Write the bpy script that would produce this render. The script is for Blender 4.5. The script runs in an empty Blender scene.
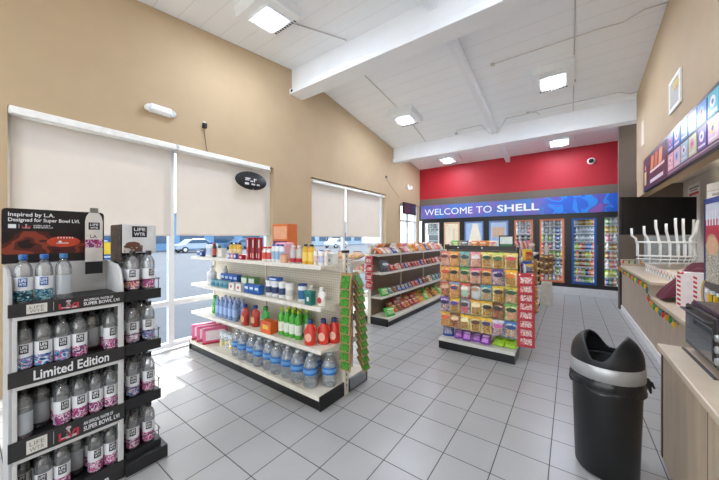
import bpy, bmesh, math, random
from mathutils import Vector, Matrix
RND = random.Random(11)
C = bpy.context.scene.collection
PI = math.pi
ORD = ['first','second','third','fourth','fifth','sixth','seventh','eighth','ninth','tenth','eleventh','twelfth']

# ---------------------------------------------------------------- materials
def lin(c):
    if isinstance(c, str):
        c = tuple(int(c[i:i+2], 16) for i in (0, 2, 4))
    return tuple(((x/255)/12.92 if x/255 <= .04045 else ((x/255+.055)/1.055)**2.4) for x in c)
_M = {}
def nt(name):
    m = bpy.data.materials.new(name); m.use_nodes = True
    t = m.node_tree; t.nodes.clear()
    out = t.nodes.new('ShaderNodeOutputMaterial')
    return m, t, out
def N(t, kind, **kw):
    n = t.nodes.new(kind)
    for k, v in kw.items():
        if k in n.inputs: n.inputs[k].default_value = v
        else: setattr(n, k, v)
    return n
def mat(col, rough=.5, metal=0., var=.07, scale=18., bump=0., spec=.5, name=None, stretch=None):
    key = ('p', col, rough, metal, var, scale, bump, spec, stretch)
    if key in _M: return _M[key]
    m, t, out = nt(name or ('mat_'+str(col)))
    p = N(t, 'ShaderNodeBsdfPrincipled', Roughness=rough, Metallic=metal)
    p.inputs['Specular IOR Level'].default_value = spec
    c = lin(col)
    tc = N(t, 'ShaderNodeTexCoord'); nz = N(t, 'ShaderNodeTexNoise', Scale=scale, Detail=4.)
    if stretch:
        mp = N(t, 'ShaderNodeMapping'); mp.inputs['Scale'].default_value = stretch
        t.links.new(tc.outputs['Object'], mp.inputs[0]); t.links.new(mp.outputs[0], nz.inputs['Vector'])
    else: t.links.new(tc.outputs['Object'], nz.inputs['Vector'])
    r = N(t, 'ShaderNodeValToRGB')
    r.color_ramp.elements[0].position = .3; r.color_ramp.elements[1].position = .7
    r.color_ramp.elements[0].color = (*[x*(1-var) for x in c], 1); r.color_ramp.elements[1].color = (*[min(1, x*(1+var)) for x in c], 1)
    t.links.new(nz.outputs['Fac'], r.inputs[0]); t.links.new(r.outputs[0], p.inputs['Base Color'])
    if bump:
        b = N(t, 'ShaderNodeBump', Strength=bump, Distance=.01)
        t.links.new(nz.outputs['Fac'], b.inputs['Height']); t.links.new(b.outputs[0], p.inputs['Normal'])
    t.links.new(p.outputs[0], out.inputs[0])
    _M[key] = m; return m
def emis(col, s, name='lit'):
    key = ('e', col, s)
    if key in _M: return _M[key]
    m, t, out = nt(name); e = N(t, 'ShaderNodeEmission', Strength=s); e.inputs[0].default_value = (*lin(col), 1)
    t.links.new(e.outputs[0], out.inputs[0]); _M[key] = m; return m
def clear(col, alpha, rough=.08, name='clear_plastic', gloss=.12):
    """thin clear plastic or glass: tinted transparency, a little body colour, a glossy coat"""
    key = ('c', col, alpha, rough, gloss)
    if key in _M: return _M[key]
    m, t, out = nt(name); c = lin(col)
    tr = N(t, 'ShaderNodeBsdfTransparent'); tr.inputs[0].default_value = (*[.93+.07*x for x in c], 1)
    df = N(t, 'ShaderNodeBsdfDiffuse'); df.inputs[0].default_value = (*c, 1)
    gl = N(t, 'ShaderNodeBsdfGlossy', Roughness=rough)
    nz = N(t, 'ShaderNodeTexNoise', Scale=30.); mr = N(t, 'ShaderNodeMapRange')
    mr.inputs['To Min'].default_value = max(0, alpha-.05); mr.inputs['To Max'].default_value = min(1, alpha+.05)
    t.links.new(nz.outputs['Fac'], mr.inputs[0])
    m1 = N(t, 'ShaderNodeMixShader'); t.links.new(mr.outputs[0], m1.inputs[0])
    t.links.new(tr.outputs[0], m1.inputs[1]); t.links.new(df.outputs[0], m1.inputs[2])
    fr = N(t, 'ShaderNodeFresnel', IOR=1.45); ma = N(t, 'ShaderNodeMath', operation='MULTIPLY_ADD')
    t.links.new(fr.outputs[0], ma.inputs[0]); ma.inputs[1].default_value = .7; ma.inputs[2].default_value = gloss*.3
    m2 = N(t, 'ShaderNodeMixShader'); t.links.new(ma.outputs[0], m2.inputs[0])
    t.links.new(m1.outputs[0], m2.inputs[1]); t.links.new(gl.outputs[0], m2.inputs[2])
    t.links.new(m2.outputs[0], out.inputs[0]); _M[key] = m; return m
def art(cols, scale=22., rough=.45, name='printed_art', stretch=(1, 1, 1), dist=1.2):
    """printed multi-colour artwork: stepped noise"""
    key = ('a', tuple(cols), scale, stretch, dist)
    if key in _M: return _M[key]
    m, t, out = nt(name); p = N(t, 'ShaderNodeBsdfPrincipled', Roughness=rough)
    tc = N(t, 'ShaderNodeTexCoord'); mp = N(t, 'ShaderNodeMapping'); mp.inputs['Scale'].default_value = stretch
    oi = N(t, 'ShaderNodeObjectInfo'); ad = N(t, 'ShaderNodeVectorMath', operation='ADD')
    t.links.new(tc.outputs['Object'], ad.inputs[0]); 
    cm = N(t, 'ShaderNodeVectorMath', operation='SCALE'); t.links.new(oi.outputs['Random'], cm.inputs['Scale']); cm.inputs[0].default_value = (7, 3, 5)
    t.links.new(cm.outputs[0], ad.inputs[1]); t.links.new(ad.outputs[0], mp.inputs[0])
    nz = N(t, 'ShaderNodeTexNoise', Scale=scale, Detail=2., Distortion=dist); t.links.new(mp.outputs[0], nz.inputs['Vector'])
    r = N(t, 'ShaderNodeValToRGB'); cr = r.color_ramp; cr.interpolation = 'CONSTANT'
    n = len(cols)
    for i, c in enumerate(cols):
        pos = .3+.4*i/n if i else 0
        e = cr.elements[i] if i < 2 else cr.elements.new(pos)
        e.position = pos; e.color = (*lin(c), 1)
    t.links.new(nz.outputs['Fac'], r.inputs[0]); t.links.new(r.outputs[0], p.inputs['Base Color'])
    t.links.new(p.outputs[0], out.inputs[0]); _M[key] = m; return m

# ---------------------------------------------------------------- mesh builder
_TXT = {}
def text_geo(s, bold):
    k = (s, bold)
    if k in _TXT: return _TXT[k]
    cu = bpy.data.curves.new('txt', 'FONT'); cu.body = s; cu.resolution_u = 3
    cu.offset = .022 if bold else 0.0
    o = bpy.data.objects.new('txt', cu); C.objects.link(o)
    bpy.context.view_layer.update()
    me = bpy.data.meshes.new_from_object(o.evaluated_get(bpy.context.evaluated_depsgraph_get()))
    vs = [v.co.copy() for v in me.vertices]; fs = [tuple(p.vertices) for p in me.polygons]
    bpy.data.objects.remove(o); bpy.data.curves.remove(cu); bpy.data.meshes.remove(me)
    x0 = min(v.x for v in vs); x1 = max(v.x for v in vs); y0 = min(v.y for v in vs); y1 = max(v.y for v in vs)
    g = ([((v.x-x0)/(x1-x0), (v.y-y0)/(y1-y0)) for v in vs], fs)
    _TXT[k] = g; return g

class MB:
    def __init__(s):
        s.v = []; s.f = []; s.mi = []; s.sm = []; s.mats = []; s.T = None
    def m(s, mt):
        if mt not in s.mats: s.mats.append(mt)
        return s.mats.index(mt)
    def add(s, vs, fs, mt, smooth=False):
        b = len(s.v)
        for p in vs:
            p = Vector(p)
            s.v.append(s.T @ p if s.T else p)
        ml = mt if isinstance(mt, list) else None
        for i, f in enumerate(fs):
            s.f.append(tuple(b+k for k in f)); s.mi.append(s.m(ml[i] if ml else mt)); s.sm.append(smooth)
        return s
    def box(s, x0, x1, y0, y1, z0, z1, mt):
        vs = [(x, y, z) for x in (x0, x1) for y in (y0, y1) for z in (z0, z1)]
        return s.add(vs, [(0,1,3,2),(4,6,7,5),(0,4,5,1),(2,3,7,6),(0,2,6,4),(1,5,7,3)], mt)
    def quad(s, a, b, c, d, mt): return s.add([a, b, c, d], [(0,1,2,3)], mt)
    def prism(s, poly, axis, a0, a1, mt, smooth=False):
        """poly: 2-D outline in the two other axes (x,y,z order), extruded along axis"""
        n = len(poly)
        def P(p, a):
            return (a, p[0], p[1]) if axis == 'x' else (p[0], a, p[1]) if axis == 'y' else (p[0], p[1], a)
        vs = [P(p, a0) for p in poly]+[P(p, a1) for p in poly]
        s.add(vs, [tuple(range(n))[::-1], tuple(range(n, 2*n))], mt)
        b = len(s.v)-2*n
        for i in range(n):
            j = (i+1) % n
            s.f.append((b+i, b+j, b+n+j, b+n+i)); s.mi.append(s.m(mt)); s.sm.append(smooth)
        return s
    def lathe(s, prof, mt, n=14, cx=0, cy=0, cz=0, sx=1, sy=1, smooth=True, caps=True, a0=0.):
        """prof: list of (r,z); mt: one material or one per band"""
        vs = []
        for r, z in prof:
            for k in range(n):
                a = a0+2*PI*k/n
                vs.append((cx+r*math.cos(a)*sx, cy+r*math.sin(a)*sy, cz+z))
        fs = []; ms = []
        for i in range(len(prof)-1):
            for k in range(n):
                j = (k+1) % n
                fs.append((i*n+k, i*n+j, (i+1)*n+j, (i+1)*n+k)); ms.append(mt[i] if isinstance(mt, list) else mt)
        s.add(vs, fs, ms, smooth)
        if caps:
            b = len(s.v)-len(vs)
            if prof[0][0] > 1e-5: s.f.append(tuple(b+k for k in range(n))[::-1]); s.mi.append(s.m(ms[0])); s.sm.append(False)
            if prof[-1][0] > 1e-5: s.f.append(tuple(b+(len(prof)-1)*n+k for k in range(n))); s.mi.append(s.m(ms[-1])); s.sm.append(False)
        return s
    def tube(s, pts, r, mt, n=8, caps=True):
        pts = [Vector(p) for p in pts]; rings = []; up0 = None
        for i, p in enumerate(pts):
            d = (pts[min(i+1, len(pts)-1)]-pts[max(i-1, 0)]).normalized()
            if up0 is None:
                up0 = Vector((0, 0, 1)) if abs(d.z) < .9 else Vector((1, 0, 0))
            u = (up0-d*up0.dot(d)).normalized(); w = d.cross(u); up0 = u
            rr = r[i] if isinstance(r, (list, tuple)) else r
            rings += [p+u*rr*math.cos(2*PI*k/n)+w*rr*math.sin(2*PI*k/n) for k in range(n)]
        fs = [(i*n+k, i*n+(k+1) % n, (i+1)*n+(k+1) % n, (i+1)*n+k) for i in range(len(pts)-1) for k in range(n)]
        if caps: fs += [tuple(range(n))[::-1], tuple((len(pts)-1)*n+k for k in range(n))]
        return s.add(rings, fs, mt, True)
    def text(s, t, o, u, v, w, h, mt, bold=False, off=.001):
        """o: lower-left corner; u, v: unit directions; w, h: size"""
        g, fs = text_geo(t, bold); o = Vector(o); u = Vector(u); v = Vector(v); nn = u.cross(v)*off
        return s.add([o+u*(x*w)+v*(y*h)+nn for x, y in g], fs, mt)
    def disc(s, c, u, v, ru, rv, mt, n=20):
        c = Vector(c); u = Vector(u); v = Vector(v)
        return s.add([c+u*(ru*math.cos(2*PI*k/n))+v*(rv*math.sin(2*PI*k/n)) for k in range(n)], [tuple(range(n))], mt)
    def build(s, name, parent=None, bevel=0, seg=2):
        me = bpy.data.meshes.new(name); me.from_pydata([tuple(v) for v in s.v], [], s.f)
        for mt in s.mats: me.materials.append(mt)
        for p, i, q in zip(me.polygons, s.mi, s.sm): p.material_index = i; p.use_smooth = q
        bm = bmesh.new(); bm.from_mesh(me); bmesh.ops.recalc_face_normals(bm, faces=bm.faces); bm.to_mesh(me); bm.free()
        o = bpy.data.objects.new(name, me); C.objects.link(o)
        if parent is not None: o.parent = parent
        if bevel:
            b = o.modifiers.new('bevel', 'BEVEL'); b.width = bevel; b.segments = seg; b.limit_method = 'ANGLE'
        return o

def tag(o, label=None, cat=None, group=None, kind=None):
    if label: o['label'] = label
    if cat: o['category'] = cat
    if group: o['group'] = group
    if kind: o['kind'] = kind
    return o
def thing(name, label, cat, loc=(0, 0, 0), rz=0, group=None):
    o = bpy.data.objects.new(name, None); o.empty_display_size = .05; C.objects.link(o)
    o.location = loc; o.rotation_euler = (0, 0, rz)
    return tag(o, label, cat, group)
def struct(name, mb, parent=None, bevel=0):
    o = mb.build(name, parent, bevel)
    if parent is None: o['kind'] = 'structure'
    return o
KIDS = {}
def copy_tree(o, parent=None):
    c = o.copy(); C.objects.link(c)
    if parent is not None: c.parent = parent
    for ch in list(o.children): copy_tree(ch, c)
    return c
class Kind:
    """one thing built once; every further one is a copy of it and its parts"""
    def __init__(s, build): s.b = build; s.o = None; s.n = 0
    def ext(s, rx, sc):
        R_ = Matrix.Rotation(rx, 3, 'X'); z = 9; y = -9
        for q in [s.o]+list(s.o.children):
            for v in q.data.vertices:
                p = R_ @ v.co; z = min(z, p.z); y = max(y, p.y)
        return z*sc, y*sc
    def put(s, loc, rz, label, cat, group=None, rx=0, ry=0, sc=1.0, rest=False, back=None):
        if s.o is None: s.o = s.b(); o = s.o
        else: o = copy_tree(s.o)
        if rest:
            z, y = s.ext(rx, sc); loc = (loc[0], loc[1], loc[2]-z+.001)
            if back is not None: loc = (max(loc[0], back+y+.004), loc[1], loc[2])
        o.location = loc; o.rotation_euler = (rx, ry, rz); o.scale = (sc, sc, sc) if not isinstance(sc, tuple) else sc
        for k in ('label', 'category', 'group'):
            if k in o: del o[k]
        return tag(o, label, cat, group)

# common colours
WHITE = mat('f2f2ee', .45, name='white'); OFFW = mat('e6dfd0', .5, name='shelf_cream'); BLACK = mat('151517', .4, name='black')
DGREY = mat('3a3a3c', .5, name='dark_grey'); LGREY = mat('c9cbcd', .4, name='light_grey'); STEEL = mat('b9bcc0', .3, .9, name='brushed_steel')
CHROME = mat('d8d8d8', .18, 1., name='chrome')

# ---------------------------------------------------------------- camera, world, sun
HC = 1.52
cam_d = bpy.data.cameras.new('camera'); cam = bpy.data.objects.new('camera', cam_d); C.objects.link(cam)
cam.location = (0, 0, HC); cam.rotation_euler = (PI/2, 0, math.radians(36))
cam_d.sensor_width = 36; cam_d.lens = 36*290/719; cam_d.shift_y = -2/719; cam_d.clip_start = .05; cam_d.clip_end = 300
bpy.context.scene.camera = cam
w = bpy.data.worlds.new('world'); bpy.context.scene.world = w; w.use_nodes = True
t = w.node_tree; bg = t.nodes['Background']
sky = t.nodes.new('ShaderNodeTexSky')
try:
    sky.sky_type = 'NISHITA'; sky.sun_disc = False; sky.sun_elevation = math.radians(46); sky.sun_rotation = math.radians(-70); sky.air_density = 1.; sky.dust_density = 2.5
except Exception: pass
mx = t.nodes.new('ShaderNodeMix'); mx.data_type = 'RGBA'; mx.inputs[0].default_value = .75
t.links.new(sky.outputs[0], mx.inputs[6]); mx.inputs[7].default_value = (.93, .97, 1., 1)
sc_ = t.nodes.new('ShaderNodeVectorMath'); sc_.operation = 'SCALE'; sc_.inputs['Scale'].default_value = .12
t.links.new(sky.outputs[0], sc_.inputs[0]); t.links.new(sc_.outputs[0], mx.inputs[6])
t.links.new(mx.outputs[2], bg.inputs[0]); bg.inputs[1].default_value = 1.9
sd = bpy.data.lights.new('sun', 'SUN'); sd.energy = 3.6; sd.angle = math.radians(.6); sd.color = (1., .95, .87)
sun = bpy.data.objects.new('sun', sd); C.objects.link(sun)
sun.rotation_euler = Vector((.588, -.393, -.707)).to_track_quat('-Z', 'Y').to_euler(); sun.location = (-12, 9, 12)
S = bpy.context.scene
S.view_settings.view_transform = 'Standard'; S.view_settings.look = 'None'; S.view_settings.gamma = 1; S.view_settings.use_curve_mapping = False
S.view_settings.exposure = 1.1
S.cycles.transparent_max_bounces = 40; S.cycles.diffuse_bounces = 5; S.cycles.max_bounces = 12; S.cycles.glossy_bounces = 3
S.cycles.sample_clamp_indirect = 6; S.cycles.caustics_reflective = False; S.cycles.caustics_refractive = False

# ---------------------------------------------------------------- room shell
XL, XR, XS, YB, YF = -4.35, 1.80, 1.03, 9.65, -3.2
RY, RZ = 4.05, 4.80
def zc(y): return RZ-.118*(RY-y) if y < RY else RZ-.152*(y-RY)

def floor_mat():
    m, t, out = nt('floor_tile')
    g = N(t, 'ShaderNodeNewGeometry'); sp = N(t, 'ShaderNodeSeparateXYZ'); t.links.new(g.outputs['Position'], sp.inputs[0])
    def mth(op, a, b=None, c=None):
        n = N(t, 'ShaderNodeMath', operation=op)
        for i, x in enumerate((a, b, c)):
            if x is None: continue
            if isinstance(x, (int, float)): n.inputs[i].default_value = x
            else: t.links.new(x, n.inputs[i])
        return n.outputs[0]
    P = .3068; G = .0052
    def cell(o, off):
        q = mth('DIVIDE', mth('ADD', o, off), P); fl = mth('FLOOR', q); fr = mth('SUBTRACT', q, fl)
        e = mth('MINIMUM', fr, mth('SUBTRACT', 1., fr)); return fl, e
    fx, ex = cell(sp.outputs[0], .113+P*40); fy, ey = cell(sp.outputs[1], -1.09+P*40)
    e = mth('MULTIPLY', mth('MINIMUM', ex, ey), P)
    mr = N(t, 'ShaderNodeMapRange'); mr.inputs['From Min'].default_value = G*.45; mr.inputs['From Max'].default_value = G*.75
    t.links.new(e, mr.inputs[0])
    cx = N(t, 'ShaderNodeCombineXYZ'); t.links.new(fx, cx.inputs[0]); t.links.new(fy, cx.inputs[1])
    wn = N(t, 'ShaderNodeTexWhiteNoise'); t.links.new(cx.outputs[0], wn.inputs['Vector'])
    nz = N(t, 'ShaderNodeTexNoise', Scale=3.5, Detail=6.); t.links.new(g.outputs['Position'], nz.inputs['Vector'])
    nf = N(t, 'ShaderNodeTexNoise', Scale=60., Detail=3.); t.links.new(g.outputs['Position'], nf.inputs['Vector'])
    v = mth('ADD', mth('MULTIPLY', wn.outputs['Value'], .05), mth('ADD', mth('MULTIPLY', nz.outputs['Fac'], .12), mth('MULTIPLY', nf.outputs['Fac'], .06)))
    r = N(t, 'ShaderNodeMapRange'); r.inputs['From Max'].default_value = .23; r.inputs['To Min'].default_value = .365; r.inputs['To Max'].default_value = .455
    t.links.new(v, r.inputs[0])
    cc = N(t, 'ShaderNodeCombineXYZ'); t.links.new(r.outputs[0], cc.inputs[0]); t.links.new(mth('MULTIPLY', r.outputs[0], 1.0), cc.inputs[1]); t.links.new(mth('MULTIPLY', r.outputs[0], .985), cc.inputs[2])
    mx = N(t, 'ShaderNodeMix', data_type='RGBA'); t.links.new(mr.outputs[0], mx.inputs[0])
    mx.inputs[6].default_value = (.07, .068, .065, 1); t.links.new(cc.outputs[0], mx.inputs[7])
    p = N(t, 'ShaderNodeBsdfPrincipled'); t.links.new(mx.outputs[2], p.inputs['Base Color'])
    rr = N(t, 'ShaderNodeMapRange'); rr.inputs['To Min'].default_value = .75; rr.inputs['To Max'].default_value = .3; t.links.new(mr.outputs[0], rr.inputs[0])
    t.links.new(rr.outputs[0], p.inputs['Roughness']); p.inputs['Specular IOR Level'].default_value = .4
    b = N(t, 'ShaderNodeBump', Strength=.25, Distance=.004); t.links.new(mr.outputs[0], b.inputs['Height']); t.links.new(b.outputs[0], p.inputs['Normal'])
    t.links.new(p.outputs[0], out.inputs[0]); return m
def ceil_mat():
    m, t, out = nt('ceiling_planks')
    g = N(t, 'ShaderNodeNewGeometry'); sp = N(t, 'ShaderNodeSeparateXYZ'); t.links.new(g.outputs['Position'], sp.inputs[0])
    q = N(t, 'ShaderNodeMath', operation='MODULO'); t.links.new(sp.outputs[1], q.inputs[0]); q.inputs[1].default_value = .29
    a = N(t, 'ShaderNodeMath', operation='LESS_THAN'); t.links.new(q.outputs[0], a.inputs[0]); a.inputs[1].default_value = .006
    nz = N(t, 'ShaderNodeTexNoise', Scale=2.5); t.links.new(g.outputs['Position'], nz.inputs['Vector'])
    r = N(t, 'ShaderNodeValToRGB'); r.color_ramp.elements[0].color = (.86, .89, .92, 1); r.color_ramp.elements[1].color = (.90, .93, .95, 1)
    t.links.new(nz.outputs['Fac'], r.inputs[0])
    mx = N(t, 'ShaderNodeMix', data_type='RGBA'); t.links.new(a.outputs[0], mx.inputs[0]); t.links.new(r.outputs[0], mx.inputs[6]); mx.inputs[7].default_value = (.68, .68, .67, 1)
    p = N(t, 'ShaderNodeBsdfPrincipled', Roughness=.6); t.links.new(mx.outputs[2], p.inputs['Base Color']); t.links.new(p.outputs[0], out.inputs[0]); return m
TAN = mat('bba483', .75, var=.025, scale=3., name='tan_wall_paint'); REDW = mat('ac1224', .6, var=.03, scale=2., name='red_wall_paint')
BRN = mat('6b5f54', .6, var=.04, scale=3., name='brown_wall_paint'); CEILW = mat('ecf0f4', .5, var=.02, scale=3., name='white_beam_paint')
GREYW = mat('cfcac2', .7, var=.03, scale=3., name='grey_wall_paint')

mb = MB(); mb.box(XL-.25, XR+.2, YF-.1, YB+.6, -.12, 0, floor_mat()); struct('floor', mb)
mb = MB(); cm_ = ceil_mat()
mb.prism([(YF-.1, zc(YF-.1)), (RY, RZ), (YB+.1, zc(YB+.1)), (YB+.1, zc(YB+.1)+.1), (RY, RZ+.1), (YF-.1, zc(YF-.1)+.1)], 'x', XL-.2, XR+.2, cm_)
struct('ceiling', mb)
# left wall with two tall window openings and a glazed door opening
W1 = (.265, 3.34); W2 = (4.29, 7.30); D1 = (8.20, 9.56); WT = 2.79; DT = 2.63
mb = MB(); x0, x1 = XL-.2, XL
ys = [YF, W1[0], W1[1], W2[0], W2[1], D1[0], D1[1], YB]
for i, (a, b) in enumerate(zip(ys[:-1], ys[1:])):
    op = i in (1, 3, 5); zb = (WT, WT, DT)[i//2] if op else 0
    pts = [(a, zb), (b, zb), (b, zc(b)+.02)]+([(RY, RZ+.02)] if a < RY < b else [])+[(a, zc(a)+.02)]
    mb.prism(pts, 'x', x0, x1, TAN)
struct('wall_left', mb)
mb = MB(); mb.box(XL-.2, 1.5, YB, YB+.08, 2.655, 2.875, BRN); mb.box(XL-.2, 1.5, YB, YB+.08, 2.875, zc(YB)+.02, REDW)
mb.box(XL-.2, 1.5, YB, YB+.08, 2.12, 2.655, BRN)
struct('wall_back', mb)
mb = MB(); mb.box(.84, XR+.2, 8.28, 8.42, 0, zc(8.28)+.02, BRN); mb.box(1.38, 1.5, 8.42, YB+.08, 0, zc(8.42)+.02, BRN); struct('wall_partition', mb)
mb = MB(); mb.box(XR-.02, XR+.1, YF, 8.28, 0, 2.62, GREYW); struct('wall_right', mb)
mb = MB()
ptsr = [(YF, 2.28), (7.58, 2.28), (7.58, zc(7.58)+.02), (RY, RZ+.02), (YF, zc(YF)+.02)]
mb.prism(ptsr, 'x', XS, XS+.12, TAN); struct('wall_soffit', mb)
mb = MB(); mb.box(XS+.12, XR+.1, YF, 7.58, 2.60, 2.68, GREYW); mb.box(XS, XR+.1, 7.58, 7.62, 2.6, zc(7.6), TAN); mb.box(XS+.12, XR-.02, 7.62, 8.28, 2.60, 2.66, GREYW); struct('ceiling_alcove', mb)
# shop front behind the viewpoint: low wall, open glazing
mb = MB(); mb.box(XL-.2, XR+.1, YF-.1, YF, 0, .3, TAN); mb.prism([(XL-.2, 3.3), (XR+.1, 3.3), (XR+.1, zc(YF)+.05), (XL-.2, zc(YF)+.05)], 'y', YF-.1, YF, TAN)
for x in (XL-.2, -2.2, 0, XR): mb.box(x, x+.12, YF-.1, YF, .3, 3.3, LGREY)
struct('wall_front', mb)

# beams and rafter
mb = MB(); mb.box(XL, XS+.12, 3.76, 3.96, 4.36, 4.80, CEILW); mb.box(XL, XS+.12, 3.70, 4.02, 4.27, 4.37, CEILW)
mb.add([(XL+.06+.0, 3.699, 4.32+.028*math.sin(a)) if False else (XL+.07+.028*math.cos(a), 3.6985, 4.32+.028*math.sin(a)) for a in [2*PI*k/12 for k in range(12)]], [tuple(range(12))], BLACK)
struct('beam_front', mb, bevel=.006)
mb = MB(); mb.box(XL, XS+.12, 7.74, 7.90, 3.90, 4.26, CEILW); mb.box(XL, XS+.12, 7.69, 7.95, 3.81, 3.91, CEILW); struct('beam_back', mb, bevel=.006)
RAF = mat('d9d3c8', .55, var=.03, name='rafter_paint')
for i, (a, b) in enumerate(((-1.5, 3.76), (3.96, 7.74), (7.90, YB))):
    mb = MB(); mb.prism([(a, zc(a)-.16), (b, zc(b)-.16), (b, zc(b)+.01), (a, zc(a)+.01)] if i else [(a, zc(a)-.16), (b, zc(b)-.16), (b, zc(b)+.01), (a, zc(a)+.01)], 'x', -1.56, -1.45, CEILW)
    struct('beam_rafter_%d' % (i+1), mb)
# baseboards
mb = MB(); mb.box(XL, XL+.012, W1[1], W2[0], 0, .1, WHITE); mb.box(XL, XL+.012, W2[1], D1[0], 0, .1, WHITE); struct('baseboard_left', mb)

# windows: white frames, glass, roller shades
def glass_mat():
    m, t, out = nt('window_glass'); tr = N(t, 'ShaderNodeBsdfTransparent'); tr.inputs[0].default_value = (.95, .97, .98, 1)
    gl = N(t, 'ShaderNodeBsdfGlossy', Roughness=.02); mx = N(t, 'ShaderNodeMixShader'); lw = N(t, 'ShaderNodeLayerWeight', Blend=.12)
    ml = N(t, 'ShaderNodeMath', operation='MULTIPLY'); t.links.new(lw.outputs['Facing'], ml.inputs[0]); ml.inputs[1].default_value = .25
    t.links.new(ml.outputs[0], mx.inputs[0]); t.links.new(tr.outputs[0], mx.inputs[1]); t.links.new(gl.outputs[0], mx.inputs[2]); t.links.new(mx.outputs[0], out.inputs[0]); return m
GLASS = glass_mat()
FRAME = mat('e3e6e8', .35, var=.03, name='window_frame_paint')
def shade_mat():
    m, t, out = nt('roller_shade_fabric'); tc = N(t, 'ShaderNodeTexCoord'); nz = N(t, 'ShaderNodeTexNoise', Scale=4.); t.links.new(tc.outputs['Object'], nz.inputs['Vector'])
    r = N(t, 'ShaderNodeValToRGB'); r.color_ramp.elements[0].color = (.75, .70, .64, 1); r.color_ramp.elements[1].color = (.81, .76, .70, 1); t.links.new(nz.outputs['Fac'], r.inputs[0])
    d = N(t, 'ShaderNodeBsdfDiffuse'); tl = N(t, 'ShaderNodeBsdfTranslucent'); mx = N(t, 'ShaderNodeMixShader'); mx.inputs[0].default_value = .31
    t.links.new(r.outputs[0], d.inputs[0]); t.links.new(r.outputs[0], tl.inputs[0]); t.links.new(d.outputs[0], mx.inputs[1]); t.links.new(tl.outputs[0], mx.inputs[2]); t.links.new(mx.outputs[0], out.inputs[0]); return m
SHADE = shade_mat()
def window(n, ya, yb, mull, rail=.58):
    mb = MB(); xa, xb = XL-.19, XL-.12
    for y in (ya, mull-.035, yb-.07): mb.box(xa, xb, y, y+.07, 0, WT, FRAME)
    for z in (0, rail, WT-.07):
        mb.box(xa+.003, xb-.003, ya+.07, mull-.035, z, z+.07, FRAME); mb.box(xa+.003, xb-.003, mull+.035, yb-.07, z, z+.07, FRAME)
    o = struct('window_%d' % n, mb)
    g = MB()
    for p, q in ((ya+.07, mull-.035), (mull+.035, yb-.07)):
        for z0, z1 in ((.07, rail), (rail+.07, WT-.07)): g.box(XL-.158, XL-.152, p, q, z0, z1, GLASS)
    g.build('glass', o)
    s = MB(); s.box(XL-.12, XL+.0, ya, yb, .0, .022, FRAME); s.build('sill', o)
window(1, *W1, 1.72); window(2, *W2, 5.50)
def shade(label, ya, yb, zb, roller=True):
    t_ = thing('roller_shade', label, 'window shade', (XL-.066, (ya+yb)/2, zb), 0)
    h = (yb-ya)/2; top = WT-.05-zb
    mb = MB(); mb.box(-.0015, .0015, -h, h, .02, top, SHADE); mb.build('fabric', t_)
    mb = MB(); mb.box(-.007, .007, -h, h, 0, .022, mat('cfc9be', .5)); mb.build('hem_bar', t_, .003)
    mb = MB(); mb.tube([(.0, -h, top+.0), (.0, h, top+.0)], .03, WHITE, 12); mb.build('roller_tube', t_)
shade('wide cream roller shade on the large near window, behind the bottle display', W1[0]+.02, 1.69, 1.545)
shade('cream roller shade on the near window above the household goods, beside the oval sign', 1.76, W1[1]-.03, 1.555)
shade('cream roller shade on the far window, pane nearer the household goods', W2[0]+.01, 5.48, 1.545)
shade('cream roller shade on the far window, pane nearer the red wall', 5.53, 7.05, 1.545)
t_ = thing('shade_cassette', 'long white shade valance rail across the top of the near window', 'shade rail', (XL+.02, 1.75, 2.745))
mb = MB(); mb.box(-.05, .02, -1.48, 1.49, -.03, .045, WHITE); mb.build('rail', t_, .012, 3)
mb = MB(); mb.box(-.052, .024, -.03, .0, -.035, .049, LGREY); mb.build('joint_bracket', t_)
t_ = thing('shade_cassette', 'white shade valance rail across the top of the far window', 'shade rail', (XL+.02, 5.75, 2.705))
mb = MB(); mb.box(-.05, .012, -1.45, 1.45, -.02, .03, WHITE); mb.build('rail', t_, .01, 3)
# eave outside
mb = MB(); mb.box(XL-.55, XL-.2, -1, 11, 3.02, 3.2, mat('cfc7ba', .7)); struct('roof_eave', mb)
# glazed entrance door by the red wall
mb = MB(); xa, xb = XL-.14, XL-.07
for y in (D1[0], D1[0]+.62, D1[1]-.07): mb.box(xa, xb, y, y+.07, 0, DT, FRAME)
for z in (0, 2.05, DT-.06): mb.box(xa+.002, xb-.002, D1[0], D1[1], z, z+.06, FRAME)
o = struct('door_1', mb)
g = MB(); g.box(XL-.108, XL-.102, D1[0]+.07, D1[1]-.07, .06, 2.05, GLASS); g.box(XL-.108, XL-.102, D1[0]+.07, D1[1]-.07, 2.11, DT-.06, GLASS); g.build('glass', o)
g = MB(); g.tube([(XL-.02, 8.95, .9), (XL-.02, 8.95, 1.25)], .014, STEEL); g.tube([(XL-.02, 8.95, .92), (XL-.08, 8.95, .92)], .01, STEEL); g.tube([(XL-.02, 8.95, 1.23), (XL-.08, 8.95, 1.23)], .01, STEEL); g.build('door_handle', o)

# outdoors: car park, a low building line and parked cars
mb = MB(); mb.box(-90, XL-.2, -40, 80, -.16, -.02, mat('3c4552', .9, var=.12, scale=.6, name='pale_asphalt')); mb.box(XL-3, 12, -16, YF-.2, -.02, -.005, mat('d6d2ca', .9, var=.08, scale=.8, name='bounce_apron')); struct('ground_outside', mb)  # unseen pale apron outside the shop front, added to bounce light onto the ceiling
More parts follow.
